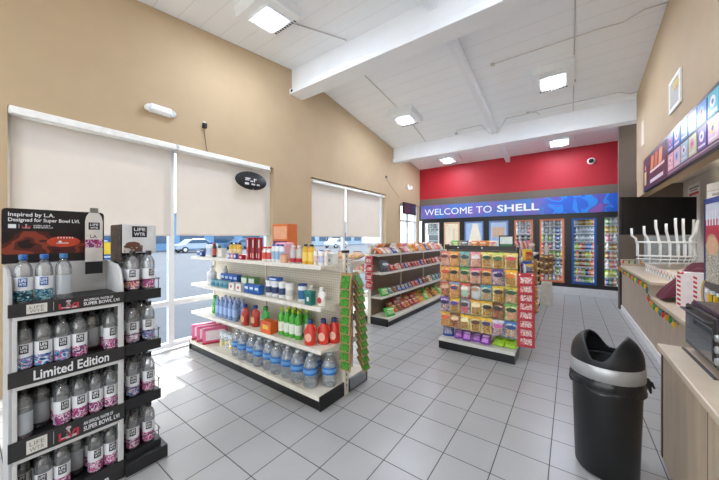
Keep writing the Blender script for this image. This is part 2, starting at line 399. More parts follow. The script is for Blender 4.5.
# ---------------------------------------------------------------- outdoors
BLDB = mat('5f86ac', .5, var=.15, scale=.3, name='blue_facade'); BLDG = mat('93aabd', .6, var=.12, scale=.3, name='grey_blue_facade'); WIN = mat('34506e', .2, name='dark_window')
def building(label, x, y, w_, d_, h_, m_):
    t_ = thing('building', label, 'building', (x, y, -.02))
    mb = MB(); mb.box(-d_/2, d_/2, -w_/2, w_/2, 0, h_, m_); mb.build('wall', t_)
    mb = MB(); mb.box(-d_/2-.2, d_/2+.2, -w_/2-.2, w_/2+.2, h_, h_+.25, mat('d5dade', .6)); mb.build('roof', t_)
    n = max(2, int(w_/4))
    for k in range(n):
        yc = -w_/2+(k+.5)*w_/n
        mb = MB(); mb.box(d_/2, d_/2+.06, yc-w_/n*.34, yc+w_/n*.34, .9, min(h_-.5, 2.8), WIN); mb.build('window', t_)
building('low blue shop building across the car park, seen under the near shade', -44, 20, 26, 8, 4.6, BLDB)
building('pale grey-blue shop building beside the blue one across the car park', -46, 47, 24, 8, 5.2, BLDG)
building('dark blue building at the far edge of the car park behind the bottle racks', -42, -4, 18, 8, 4.2, mat('456f9c', .5, var=.15, scale=.3))
def car_build(col):
    def b():
        t_ = thing('parked_car', 'x', 'car')
        cm = mat(col, .25, .2, name='car_paint_'+col)
        prof = [(-2.2, .35), (-2.15, .8), (-1.3, .95), (-.7, 1.42), (.7, 1.44), (1.4, .98), (2.1, .88), (2.2, .4)]
        mb = MB(); mb.prism(prof, 'x', -.85, .85, cm); mb.build('body', t_, .06)
        mb = MB(); mb.prism([(-1.15, .97), (-.68, 1.36), (.68, 1.38), (1.22, 1.0)], 'x', -.87, .87, WIN); mb.build('side_windows', t_)
        for sx in (-.8, .8):
            for y in (-1.35, 1.35):
                mb = MB(); mb.T = Matrix.Translation((sx, y, .32)) @ Matrix.Rotation(PI/2, 4, 'Y'); mb.lathe([(.32, -.1), (.32, .1)], BLACK, 16); mb.lathe([(.18, -.105), (.18, .105)], LGREY, 12); mb.build('wheel', t_)
        return t_
    return b
for col, x, y, rz, lab in (('9fb0c6', -33, 15, 0, 'pale blue-grey parked car in the car park, seen through the near window'), ('5f7797', -37, 23, .1, 'dark grey-blue parked car beyond the pale one in the car park'), ('c8ccd4', -30, 35, .1, 'silver parked car in the car park beyond the far window'), ('3d5f8e', -27, 1.5, .05, 'dark blue parked car behind the slim bottle tower')):
    Kind(car_build(col)).put((x, y, -.02), rz, lab, 'car')

# ---------------------------------------------------------------- ceiling lights, conduits, wall fixtures
LED = emis('e2edff', 138., 'led_diffuser')
CAN = mat('eef2f4', .45, var=.02, name='canopy_white')
def light_build():
    t_ = thing('canopy_light', 'x', 'ceiling light')
    mb = MB(); mb.box(-.31, .31, -.31, .31, -.14, 0, CAN); mb.build('housing', t_, .008)
    mb = MB()
    for a, b, c, d in ((-.2, .2, -.2, -.105), (-.2, .2, .105, .2), (-.2, -.105, -.105, .105), (.105, .2, -.105, .105)): mb.box(a, b, c, d, -.175, -.14, CAN)
    mb.build('rim', t_, .004)
    mb = MB(); mb.box(-.092, .092, -.092, .092, -.202, -.1405, LED); mb.build('diffuser', t_)
    for k in range(9):
        mb = MB(); mb.box(-.22+k*.05, -.19+k*.05, .25, .29, -.1415, -.139, DGREY); mb.build('vent_slot', t_)
    return t_
LT = Kind(light_build)
def on_ceil(x, y): return (x, y, zc(y))
for x, y, lab in ((-3.26, 2.42, 'square white ceiling light over the household goods, in front of the first beam'), (-3.17, 6.22, 'square white ceiling light between the beams, nearest the window wall'),
                  (-.25, 6.25, 'square white ceiling light between the beams, nearest the menu board'), (-3.05, 8.85, 'small square ceiling light behind the second beam, near the window wall'),
                  (-.22, 8.85, 'small square ceiling light behind the second beam, near the brown partition')):
    sl = math.atan(.118) if y < RY else -math.atan(.152)
    LT.put((x, y, zc(y)), 0, lab, 'ceiling light', 'canopy lights on the ceiling', rx=sl)
for x, y, lab in ((-.25, 2.42, 'square white ceiling light over the aisle in front of the first beam'), (-3.2, -1.6, 'square white ceiling light overhead near the shop front, window side'), (-.25, -1.6, 'square white ceiling light overhead near the shop front, counter side')):
    LT.put((x, y, zc(y)), 0, lab, 'ceiling light', 'canopy lights on the ceiling', rx=math.atan(.118))
al = thing('fill_tube_light', 'added slim white tube light, unseen, on the alcove ceiling over the service counter', 'ceiling light', (1.42, 5.6, 2.601))  # unseen tube light, added to brighten the alcove and counter
mb = MB(); mb.box(-.05, .05, -.62, .62, -.03, 0, CAN); mb.build('housing', al, .004)
mb = MB(); mb.tube([(0, -.58, -.05), (0, .58, -.05)], .016, emis('f6f4f0', 30., 'fill_tube'), 10); mb.build('fill_tube', al)
for y in (-.6, .6):
    mb = MB(); mb.box(-.02, .02, y-.02, y+.02, -.075, -.03, CAN); mb.build('lamp_holder', al)
PIPE = mat('c8c6c2', .5, name='conduit_paint')
def conduit(label, pts, r=.009, m_=PIPE):
    p0 = pts[0]; t_ = thing('conduit', label, 'conduit', p0)
    mb = MB(); mb.tube([Vector(p)-Vector(p0) for p in pts], r, m_, 6); mb.build('pipe', t_)
    mb = MB(); mb.box(-.03, .03, -.03, .03, -.02, .01, PIPE); mb.build('box', t_)
def CP(x, y, dz=.015): return (x, y, zc(y)-dz)
conduit('thin grey conduit along the ceiling joining the lights in front of the first beam', [CP(-3.3, 1.7), CP(-3.3, 2.07)]); conduit('thin conduit from the foremost ceiling light to the first beam', [CP(-3.28, 2.78), CP(-2.95, 3.7)])
conduit('thin grey conduit from the first beam to the window-side ceiling light', [CP(-3.27, 4.05), CP(-3.2, 5.87)]); conduit('thin grey conduit from the window-side ceiling light back to the second beam', [CP(-3.2, 6.58), CP(-3.28, 7.69)])
conduit('long thin conduit down the ceiling on the menu board side', [CP(.055, 4.05), CP(.052, 5.88)]); conduit('short conduit from the menu-side ceiling light to the second beam', [CP(.052, 6.6), CP(.052, 7.69)])
conduit('crosswise conduit on the ceiling before the menu-side light', [CP(-1.09, 5.455, .04), CP(.3, 5.43, .04), CP(.6, 5.46, .04), CP(.8, 5.35, .04), CP(1.02, 5.36, .04)], .008)
conduit('crosswise conduit on the ceiling close to the second beam', [CP(-.75, 7.3, .04), CP(.3, 7.3, .04), CP(.75, 7.3, .04), CP(.9, 7.42, .04), CP(1.02, 7.42, .04)], .008)
conduit('conduit bent around the rafter by the second beam', [CP(-2.4, 7.6), CP(-2.35, 7.45), CP(-1.75, 7.45), CP(-1.6, 7.64, .17), CP(-1.4, 7.64, .17), CP(-1.2, 7.4), CP(-.6, 7.4), CP(-.55, 7.55)], .008)
# emergency light
t_ = thing('emergency_light', 'white twin-lamp emergency light on the tan wall above the near window', 'emergency light', (XL, 1.535, 3.18))
mb = MB(); mb.prism([(0, -.05), (.05, -.05), (.08, -.02), (.07, .05), (0, .05)], 'y', -.12, .12, CAN); mb.build('housing', t_, .006)
for s_ in (-1, 1):
    mb = MB(); mb.T = Matrix.Translation((.045, s_*.135, -.008)) @ Matrix.Rotation(s_*-.5, 4, 'Z') @ Matrix.Rotation(PI/2, 4, 'Y'); mb.lathe([(.03, -.04), (.044, .0), (.042, .03), (.03, .034)], [CAN, CAN, mat('d8dde2', .15)], 16); mb.build('lamp_head', t_)
t_ = thing('wall_sensor', 'small black plug-in sensor with a dangling cord above the near window', 'sensor', (XL, 2.1, 3.165))
mb = MB(); mb.box(0, .05, -.028, .028, -.04, .035, BLACK); mb.build('housing', t_, .008)
mb = MB(); mb.box(0, .02, -.02, .02, .035, .06, WHITE); mb.build('outlet', t_, .003)
mb = MB(); mb.tube([(.02, 0, -.04), (.015, .01, -.15), (.012, .03, -.3), (.02, .045, -.38)], .005, mat('8a7a62', .6)); mb.build('cord', t_)
t_ = thing('emergency_light', 'small white round emergency fixture on the tan wall near the red wall', 'emergency light', (XL-.002, 8.72, 3.17))
mb = MB(); mb.box(0, .06, -.1, .1, -.05, .05, CAN); mb.build('housing', t_, .01)
for s_ in (-1, 1):
    mb = MB(); mb.T = Matrix.Translation((.06, s_*.12, .03)) @ Matrix.Rotation(PI/2, 4, 'Y'); mb.lathe([(.05, -.03), (.065, .02), (.05, .03)], CAN, 14); mb.build('lamp_head', t_)
t_ = thing('wall_sensor', 'tiny sensor with a slanting wire on the tan wall above the far window corner', 'sensor', (XL, 7.3, 3.3))
mb = MB(); mb.box(0, .03, -.03, .03, -.03, .03, DGREY); mb.build('housing', t_, .006)
mb = MB(); mb.tube([(.01, 0, -.02), (.008, .3, -.25), (.008, .75, -.5)], .004, mat('9a8f7d', .6)); mb.build('wire', t_)
# oval hanging sign
t_ = thing('hanging_sign', 'black oval sign hanging in front of the near window shade', 'sign', (XL+.04, 2.86, 2.475))
mb = MB(); mb.T = Matrix.Rotation(PI/2, 4, 'Y'); mb.lathe([(.0, -.014), (.145, -.014), (.15, -.008), (.15, .008), (.145, .014), (0, .014)], BLACK, 32, sy=1.93, caps=False); mb.build('panel', t_)
mb = MB(); Wt = mat('dfe0e0', .5)
U = (0, 1, 0); V = (0, 0, 1)
for a, b, c, d in ((-.12, -.03, .02, .04), (-.125, -.05, -.005, .01), (-.03, .02, -.02, .0), (.035, .055, -.02, .04), (.06, .085, .02, .035), (-.13, -.055, -.075, -.04), (-.01, .06, -.07, -.045), (.09, .15, -.07, -.045)):
    mb.quad((.0155, a, c), (.0155, b, c), (.0155, b, d), (.0155, a, d), Wt)
mb.build('printed_marks', t_)
mb = MB(); mb.tube([(0, 0, .145), (0, 0, .235)], .003, STEEL); mb.build('hanging_chain', t_)
mb = MB(); mb.tube([(.016, .02, -.13), (.018, .025, -.24)], .003, WHITE); mb.build('pull_cord', t_)
# blue poster on the window
t_ = thing('window_poster', 'blue poster with a yellow numeral on the near window, between the bottle displays', 'poster', (XL-.02, .93, 1.39))
mb = MB(); mb.box(-.002, .002, -.16, .145, -.125, .12, mat('1d5fae', .4)); mb.build('sheet', t_)
mb = MB(); mb.text('1', (.0025, .045, -.06), U, V, .07, .14, mat('f2d64a', .5), True); mb.build('numeral', t_)
mb = MB()
for a, b, c, d in ((.0, .035, .085, .1), (.04, .08, .085, .105), (-.02, .12, -.1, -.08)): mb.quad((.0028, a, c), (.0028, b, c), (.0028, b, d), (.0028, a, d), mat('cfe3f6', .5))
mb.build('printed_bars', t_)
# orange carton sign beyond the gondola is built with the goods
# small black monitor above the glazed door
t_ = thing('hanging_monitor', 'small black screen hung high in the glazed entrance by the red wall', 'screen', (XL+.12, 8.6, 2.48))
mb = MB(); mb.box(-.03, .03, -.45, .42, -.2, .17, BLACK); mb.build('casing', t_, .01)
mb = MB(); mb.box(.03, .033, -.42, .0, -.17, .14, art(['2a1a2c', '602030', '1c1c28'], 6)); mb.box(.03, .033, .04, .39, -.17, .14, art(['23202e', '30304a', '7a7f90'], 6)); mb.build('display', t_)
mb = MB(); mb.box(-.12, -.03, -.05, .05, -.05, .05, DGREY); mb.build('bracket', t_)
# security dome on the red wall
t_ = thing('security_camera', 'white dome security camera on the red wall', 'security camera', (.44, YB+.004, 3.52))
mb = MB(); mb.T = Matrix.Rotation(PI/2, 4, 'X'); mb.lathe([(.085, 0), (.085, .03), (.07, .05), (0.0, .05)], WHITE, 20, caps=False); mb.build('base', t_)
mb = MB(); mb.T = Matrix.Rotation(PI/2, 4, 'X'); mb.lathe([(.055, .05), (.045, .085), (.025, .1), (0, .105)], BLACK, 16, caps=False); mb.build('dome', t_)
# vent register on the soffit
t_ = thing('air_register', 'white framed air register with a yellow sticker on the tan soffit', 'vent', (XS, 5.05, 3.27))
mb = MB()
for a, b, c, d in ((-.23, .23, .15, .2), (-.23, .23, -.2, -.15), (-.23, -.18, -.15, .15), (.18, .23, -.15, .15)): mb.box(-.02, 0, a, b, c, d, WHITE)
mb.build('frame', t_, .004)
mb = MB()
for k in range(12): mb.box(-.012, -.004, -.18, .18, -.145+k*.025, -.13+k*.025, mat('d9d8d2', .5))
mb.build('louver', t_)
mb = MB(); mb.box(-.018, -.013, -.16, .02, .03, .13, mat('d8b94a', .5)); mb.build('sticker', t_)
t_ = thing('junction_cover', 'blank white cover plate on the tan soffit near the brown partition', 'cover plate', (XS+.004, 7.0, 3.35))
mb = MB(); mb.box(-.012, 0, -.1, .1, -.22, .22, mat('d9c9ae', .6)); mb.build('plate', t_, .004)

# ---------------------------------------------------------------- banner over the coolers
def banner_mat():
    m, t, out = nt('sign_banner_print'); g = N(t, 'ShaderNodeNewGeometry'); sp = N(t, 'ShaderNodeSeparateXYZ'); t.links.new(g.outputs['Position'], sp.inputs[0])
    nz = N(t, 'ShaderNodeTexNoise', Scale=3.5, Detail=1., Distortion=.6); t.links.new(g.outputs['Position'], nz.inputs['Vector'])
    r = N(t, 'ShaderNodeValToRGB'); cr = r.color_ramp; cr.interpolation = 'LINEAR'
    cr.elements[0].position = .32; cr.elements[0].color = (*lin('3f7cc4'), 1); cr.elements[1].position = .68; cr.elements[1].color = (*lin('7a62b4'), 1)
    e = cr.elements.new(.5); e.color = (*lin('5a68b4'), 1)
    t.links.new(nz.outputs['Fac'], r.inputs[0])
    n2 = N(t, 'ShaderNodeTexNoise', Scale=2.6, Detail=1.5, Distortion=.8); t.links.new(g.outputs['Position'], n2.inputs['Vector'])
    r2 = N(t, 'ShaderNodeValToRGB'); c2 = r2.color_ramp; c2.interpolation = 'CONSTANT'
    c2.elements[0].color = (*lin('1d5fd0'), 1); c2.elements[0].position = 0; c2.elements[1].position = .47; c2.elements[1].color = (*lin('1f8ae6'), 1)
    e = c2.elements.new(.55); e.color = (*lin('5c55b8'), 1); e = c2.elements.new(.63); e.color = (*lin('8a5ab0'), 1)
    t.links.new(n2.outputs['Fac'], r2.inputs[0])
    mr = N(t, 'ShaderNodeMapRange'); mr.inputs['From Min'].default_value = -.75; mr.inputs['From Max'].default_value = -.35; t.links.new(sp.outputs[0], mr.inputs[0])
    mx = N(t, 'ShaderNodeMix', data_type='RGBA'); t.links.new(mr.outputs[0], mx.inputs[0]); t.links.new(r.outputs[0], mx.inputs[6]); t.links.new(r2.outputs[0], mx.inputs[7])
    p = N(t, 'ShaderNodeBsdfPrincipled', Roughness=.4); t.links.new(mx.outputs[2], p.inputs['Base Color']); t.links.new(p.outputs[0], out.inputs[0]); return m
t_ = thing('wall_banner', 'long blue and purple banner with white lettering above the drink coolers', 'sign', (-1.67, YB, 2.42))
mb = MB(); mb.box(-2.61, 3.04, -.05, 0, -.235, .225, banner_mat()); mb.build('panel', t_)
LW = mat('f4f6fa', .4, name='letter_white')
mb = MB(); mb.text('WELCOME TO', (-2.47, -.051, -.115), (1, 0, 0), (0, 0, 1), 2.19, .215, LW, False, .003); mb.build('lettering', t_)
mb = MB(); mb.text('SHELL', (-.13, -.051, -.115), (1, 0, 0), (0, 0, 1), 1.09, .215, LW, True, .003); mb.build('lettering', t_)

# ---------------------------------------------------------------- walk-in cooler with eight doors
CB = mat('17181b', .35, name='cooler_black')
cool = thing('drinks_cooler', 'long black-framed walk-in drinks cooler with eight glass doors along the back wall', 'cooler', (0, YB, 0))
EDG = [-4.22, -3.535, -2.85, -2.113, -1.414, -.777, -.048, .628, 1.30]
ZB, ZT = .27, 2.12
mb = MB(); mb.box(-4.25, 1.375, .0, .56, 0, .14, CB); mb.box(-4.25, 1.375, -.03, .0, 0, .2, mat('d8d9da', .5)); mb.build('base', cool)
mb = MB(); mb.box(-4.25, 1.375, -.03, .03, .2, ZB, CB); mb.box(-4.25, 1.375, -.03, .03, ZT-.04, ZT+.06, CB)
for i, e in enumerate(EDG[:-1]): mb.box(e-.045, e+.045, -.03, .04, ZB, ZT-.04, CB)
mb.build('door_frame', cool)
mb = MB(); mb.box(-4.25, 1.375, .54, .56, .14, 2.2, mat('7c8288', .5)); mb.box(-4.25, 1.375, .0, .54, ZT+.02, ZT+.06, WHITE); mb.box(-4.25, 1.375, .03, .54, .14, .16, LGREY)
mb.build('back_panel', cool)
STRIP = emis('f4f8ff', 4.5, 'cooler_light')
frame_col = ['e8e4dc', 'e8b98e', '6f8fc8', '6f8fc8', 'd9794f', 'd9794f', '1f58ad', '202226']
for i in range(8):
    a, b = EDG[i]+.045, EDG[i+1]-.045
    d = MB(); f = .035
    for p in ((a, a+f, ZB, ZT-.04), (b-f, b, ZB, ZT-.04), (a+f, b-f, ZB, ZB+f), (a+f, b-f, ZT-.04-f, ZT-.04)): d.box(p[0], p[1], -.045, -.015, p[2], p[3], CB)
    do = d.build('door', cool)
    g = MB(); g.box(a+f, b-f, -.033, -.029, ZB+f, ZT-.04-f, GLASS); g.build('glass', do)
    fc = mat(frame_col[i], .5, name='decal_'+frame_col[i]); g = MB(); q = .05 if i < 7 else .0
    if q:
        for p in ((a+f, a+f+q, ZB+f, ZT-.04-f), (b-f-q, b-f, ZB+f, ZT-.04-f), (a+f+q, b-f-q, ZB+f, ZB+f+q), (a+f+q, b-f-q, ZT-.04-f-q*.8, ZT-.04-f)): g.quad((p[0], -.0345, p[2]), (p[1], -.0345, p[2]), (p[1], -.0345, p[3]), (p[0], -.0345, p[3]), fc)
        g.build('decal_border', do)
    h = MB(); h.tube([(b-.015, -.05, .95), (b-.015, -.075, .97), (b-.015, -.075, 1.3), (b-.015, -.05, 1.32)], .009, DGREY); h.build('handle', do)
    if i in (1, 2, 3):
        g = MB(); x0_, x1_ = a+f+q, b-f-q
        base = [None, mat('f0e3c8', .6), mat('a9c4e6', .6), mat('b5cbe8', .6)][i]
        g.quad((x0_, -.0347, ZB+f+q), (x1_, -.0347, ZB+f+q), (x1_, -.0347, ZT-.04-f-q), (x0_, -.0347, ZT-.04-f-q), base)
        if i == 1:
            g.box(x0_+.04, x0_+.07, -.036, -.0349, ZT-.2, ZT-.16, mat('c8a27a', .6)); g.box(x0_+.26, x0_+.31, -.036, -.0349, .9, ZT-.3, mat('e2cfae', .6))
        elif i == 2:
            g.add([(x0_+.12, -.036, .4), (x1_-.06, -.036, .4), (x1_-.03, -.036, 1.55), (x1_-.13, -.036, 1.98), (x0_+.2, -.036, 1.98), (x0_+.08, -.036, 1.4)], [(0,1,2,3,4,5)], mat('f3ead6', .6))
        else:
            g.quad((x0_+.05, -.036, 1.55), (x1_-.05, -.036, 1.55), (x1_-.05, -.036, 1.85), (x0_+.05, -.036, 1.85), mat('d4b49a', .6))
            for k in range(7): g.quad((x0_+.05+k*.06, -.036, 1.45-.02*(k % 2)), (x0_+.09+k*.06, -.036, 1.45), (x0_+.09+k*.06, -.036, 1.53), (x0_+.05+k*.06, -.036, 1.53), mat('8fa9cf', .6))
        g.build('poster', do)
    s = MB()
    for xs in (a+.02, b-.02): s.box(xs-.012, xs+.012, .05, .075, .3, 2.05, STRIP)
    s.build('light_strip', cool)
ROWZ = [.30, .53, .76, .985, 1.21, 1.435, 1.65, 1.86]
for i in range(8):
    if i in (1, 2, 3): continue
    a, b = EDG[i]+.05, EDG[i+1]-.05
    for z in ROWZ:
        s = MB(); s.box(a, b, .08, .5, z-.012, z-.002, WHITE); s.box(a, b, .078, .082, z-.03, z+.006, LGREY); s.build('shelf', cool)

# bottles inside
def bottle_kind(name, prof, body, cap=None, label=None, n=12, lab2=None):
    def b():
        mb = MB(); mb.lathe(prof, body, n); o = mb.build(name)
        if cap:
            c = MB(); r, z0, z1, m_ = cap; c.lathe([(r, z0), (r*1.02, z0+(z1-z0)*.1), (r*1.02, z1-.002), (r*.9, z1)], m_, n); c.build('cap', o)
        if label:
            c = MB(); r, z0, z1, m_ = label; c.lathe([(r, z0), (r, z1)], m_, n, caps=False); c.build('label', o)
        return o
    return b
def drink_mesh(col, capc, labc, h=.203, r=.0333):
    cm, km, lm = mat(col, .25, var=.1, name='drink_'+col), mat(capc, .4), mat(labc, .4)
    def b():
        mb = MB()
        mb.lathe([(r*.9, 0), (r, .006), (r, h*.25), (r*1.01, h*.25), (r*1.01, h*.58), (r, h*.58), (r*.95, h*.68), (r*.45, h*.86), (r*.42, h*.9), (r*.5, h*.9), (r*.5, h)], [cm, cm, cm, lm, cm, cm, cm, cm, km, km], 10)
        return mb.build('drink_bottle')
    return b
DK = {}
def drink(col, capc, labc, h=.185): 
    k = (col, capc, labc, h)
    if k not in DK: DK[k] = Kind(drink_mesh(col, capc, labc, h))
    return DK[k]
CN = {'amber': ('b07a2a', 'd8d0b8', 'e6d9a8'), 'orange': ('e8702c', 'f0eadc', 'f2c9a0'), 'yellow': ('e3c646', 'f4f0e0', 'f0e8b0'), 'green': ('5d9a3e', '3f6f2c', 'd6e6b4'), 'lime': ('a9cf4a', '4a8a34', 'e2efb0'),
      'white': ('e6e7e6', 'f4f4f4', 'c8d2de'), 'clear': ('bfc9ce', '2a2d33', 'dfe3e6'), 'blue': ('3466b4', 'e8e8ea', 'bcd0ea'), 'red': ('c4352e', 'e8dcd4', 'efc4b8'), 'dark': ('2b2422', 'd8c8a8', 'b9a68c'), 'pink': ('df8c96', 'f0e2e2', 'f3d0d0'), 'coral': ('ee8a64', 'e05a3a', 'f8d8c0'), 'grey': ('9ea3a8', '3a3c40', 'd0d3d6'), 'tea': ('8e5a2e', '3a3024', 'd9c49a'), 'navy': ('28386e', 'd0d4e0', '8fa0cc')}
DOORN = ['cooler nearest the window wall', '', '', '', 'first peach-framed cooler door', 'second peach-framed cooler door', 'blue-framed cooler door', 'cooler door at the brown partition']
PAL = {4: [['grey', 'white', 'clear', 'white', 'grey', 'white'], ['white', 'white', 'clear', 'white', 'pink', 'white'], ['dark', 'clear', 'dark', 'grey', 'dark', 'clear'], ['coral', 'red', 'pink', 'white', 'red', 'coral'], ['white', 'pink', 'clear', 'white', 'red', 'white']],
       5: [['clear', 'grey', 'clear', 'white', 'grey', 'clear'], ['white', 'grey', 'white', 'clear', 'blue', 'clear'], ['lime', 'white', 'lime', 'white', 'blue', 'white'], ['red', 'white', 'red', 'white', 'blue', 'white'], ['coral', 'white', 'lime', 'lime', 'green', 'yellow'], ['white', 'blue', 'clear', 'dark', 'blue', 'dark'], ['coral', 'white', 'orange', 'white', 'green', 'clear'], ['red', 'orange', 'yellow', 'white', 'coral', 'orange']],
       6: [['clear', 'grey', 'amber', 'tea', 'yellow', 'yellow', 'coral'], ['navy', 'clear', 'clear', 'clear', 'clear', 'clear', 'clear'], ['dark', 'clear', 'clear', 'clear', 'grey', 'clear', 'clear'], ['lime', 'lime', 'coral', 'red', 'blue', 'blue', 'coral'], ['green', 'coral', 'dark', 'amber', 'lime', 'yellow', 'orange'], ['green', 'amber', 'tea', 'red', 'green', 'orange', 'coral'], ['green', 'yellow', 'pink', 'lime', 'navy', 'orange', 'coral'], ['navy', 'pink', 'grey', 'green', 'green', 'lime', 'grey']],
       7: [['clear', 'green', 'clear'], ['yellow', 'amber', 'yellow'], ['white', 'pink', 'pink'], ['amber', 'white', 'amber'], ['amber', 'tea', 'pink'], ['pink', 'white', 'coral'], ['lime', 'lime', 'yellow'], ['pink', 'navy', 'green']],
       0: [['white', 'clear', 'white', 'grey', 'white', 'clear'], ['clear', 'white', 'clear', 'white', 'clear', 'white']]}
for d, rows in PAL.items():
    a, b = EDG[d]+.1, EDG[d+1]-.1
    n = len(rows[0])
    for r, row in enumerate(rows):
        if d == 7: row = row+row[:1]
        for k, cn in enumerate(row):
            x = a+(b-a)*(k+.5)/n if d != 7 else .71+.069*k
            z = ROWZ[7-r]
            lab = '%s bottle, %s from the window side, %s shelf down, %s' % (cn, ORD[k], ORD[r], DOORN[d])
            if d == 7: lab = '%s bottle, %s in the %s row down behind the cooler door at the brown partition' % (cn, ORD[k], ORD[r])
            drink(*CN[cn]).put((x, YB+.125, z), 0, lab, 'bottle', 'drinks in the coolers')
# ---------------------------------------------------------------- water bottles for the two racks
WAT = clear('f2f7fa', .10, .06, 'bottle_clear', .4); WATB = clear('eaf5ff', .2, .08, 'bottle_blue_clear', .4)
LABW = mat('eceef0', .45, name='label_white'); INK = mat('17181c', .4, name='label_black'); LBLUE = mat('2a63b0', .4, name='label_blue')
ARTM = art(['8c2a5e', 'c24a86', 'e9d7e2', '5a3a68', 'b8337a'], 38, stretch=(1, 1, .8)); ARTB = art(['1f2a55', '2f86c8', 'd8e6f2', 'b04a78', '3fa0d8', '263a70'], 26, stretch=(1, 1, 1.6))
ARTT = art(['12324a', 'e2eef0', '1d7f94', '16243c', '8fc0c8', '1c5a78'], 22, stretch=(1, 1, 1.8)); ARTG = art(['d8dde0', 'c44a8a', 'efeff0', '6a3a70', 'e0b8cc'], 30)
ARTC = art(['3f6fb4', 'e06a4a', 'f2e6d8', 'd84a6a', '4a3a78'], 24)
def water_kind(capm, logom, artm, r=.0352, h=.262, plain=False):
    def b():
        mb = MB(); k = h/.262
        mb.lathe([(r*.8, .0), (r*.97, .004), (r, .012), (r, .165*k), (r*.985, .180*k), (r*.9, .197*k), (r*.72, .212*k), (r*.5, .222*k), (r*.4, .226*k), (r*.4, .236*k)], WAT, 20)
        o = mb.build('water_bottle')
        c = MB(); c.lathe([(r*.47, .234*k), (r*.49, .237*k), (r*.49, .258*k), (r*.44, .262*k)], capm, 16); c.build('cap', o)
        if plain:
            c = MB(); c.lathe([(r*1.01, .03*k), (r*1.01, .14*k)], clear('dfe8ee', .55, .3, 'label_back', .1), 20, caps=False); c.build('label', o); return o
        c = MB(); rr = r*1.012
        c.lathe([(rr, .014*k), (rr, .072*k), (rr, .142*k)], [artm, LABW], 20, caps=False)
        la = c.build('label', o)
        g = MB(); q = r*1.03; aw = .95; a0 = .22
        def P(a, z, e=0): return ((q+e)*math.cos(a), (q+e)*math.sin(a), z)
        for i in range(4):
            x, y = a0-aw/2+aw*i/4, a0-aw/2+aw*(i+1)/4
            g.quad(P(x, .092*k), P(y, .092*k), P(y, .138*k), P(x, .138*k), logom)
        for s_, z in (('LIFE', .118), ('WTR', .098)):
            gv, gf = text_geo(s_, True); g.add([P(a0-aw*.38+aw*.76*x, (z+.015*y)*k, .0006) for x, y in gv], gf, LABW)
        g.build('logo', la)
        g = MB(); 
        g.quad(P(a0-.75, .118*k), P(a0-.6, .118*k), P(a0-.6, .134*k), P(a0-.75, .134*k), INK) if False else None
        return o
    return b
KM = Kind(water_kind(INK, INK, ARTM)); KB = Kind(water_kind(INK, INK, ARTB)); KT = Kind(water_kind(mat('2c62a6', .35), LBLUE, ARTT)); KG = Kind(water_kind(INK, INK, ARTG)); KP = Kind(water_kind(INK, INK, ARTG, plain=True)); KTP = Kind(water_kind(mat('3a76a8', .35), LBLUE, ARTT, plain=True)); KC = Kind(water_kind(INK, INK, ARTC))

# ---------------------------------------------------------------- large bottle rack
XF = -2.30; XBk = -2.62; Y0, Y1 = .142, .612
RACKG = mat('b4b6b8', .4, var=.04, name='rack_grey'); RBLK = mat('222224', .45, name='rack_black'); RWHT = mat('d6d6d4', .45, var=.03, name='rack_white')
rk = thing('bottle_rack', 'tall floor rack of bottled water with black header board and four lipped shelves', 'display rack', (XF, (Y0+Y1)/2, 0))
O = Vector((XF, (Y0+Y1)/2, 0)); yl, yr = Y0-O.y, Y1-O.y; xb = XBk-XF
prof = [(xb, 0), (.0, 0), (.0, 1.22), (-.015, 1.27), (-.05, 1.32), (-.11, 1.35), (xb, 1.365)]
for y in (yl, yr-.014):
    mb = MB(); mb.prism(prof, 'y', y, y+.014, RWHT if y > 0 else RACKG); mb.build('side_panel', rk, .003)
mb = MB(); mb.box(xb, xb+.014, yl+.014, yr-.014, 0, 1.10, RBLK); mb.box(xb, xb+.014, yl+.014, yr-.014, 1.10, 1.37, RWHT); mb.build('back_panel', rk)
LIP = [(1.180, 1.112), (.832, .752), (.472, .374), (.112, .0)]
SM = mat('c9b9bd', .45, name='emblem_silver'); SR = mat('c7344a', .45, name='emblem_red')
def emblem(mb, x, y, z, w_, h_):
    """numeral emblem under a small trophy, as printed on the shelf lips"""
    mb.text('LVI', (x, y, z), U, V, w_, h_*.62, SR, True, .0006)
    mb.quad((x, y+w_*.0, z), (x, y+w_, z), (x, y+w_, z+h_*.2), (x, y, z+h_*.2), SM)
    mb.add([(x+.0006, y+w_*.36, z+h_*.3), (x+.0006, y+w_*.6, z+h_*.3), (x+.0006, y+w_*.52, z+h_*.75), (x+.0006, y+w_*.44, z+h_*.75)], [(0, 1, 2, 3)], SM)
    mb.disc((x+.0006, y+w_*.48, z+h_*.85), U, V, w_*.14, h_*.14, SM, 10)
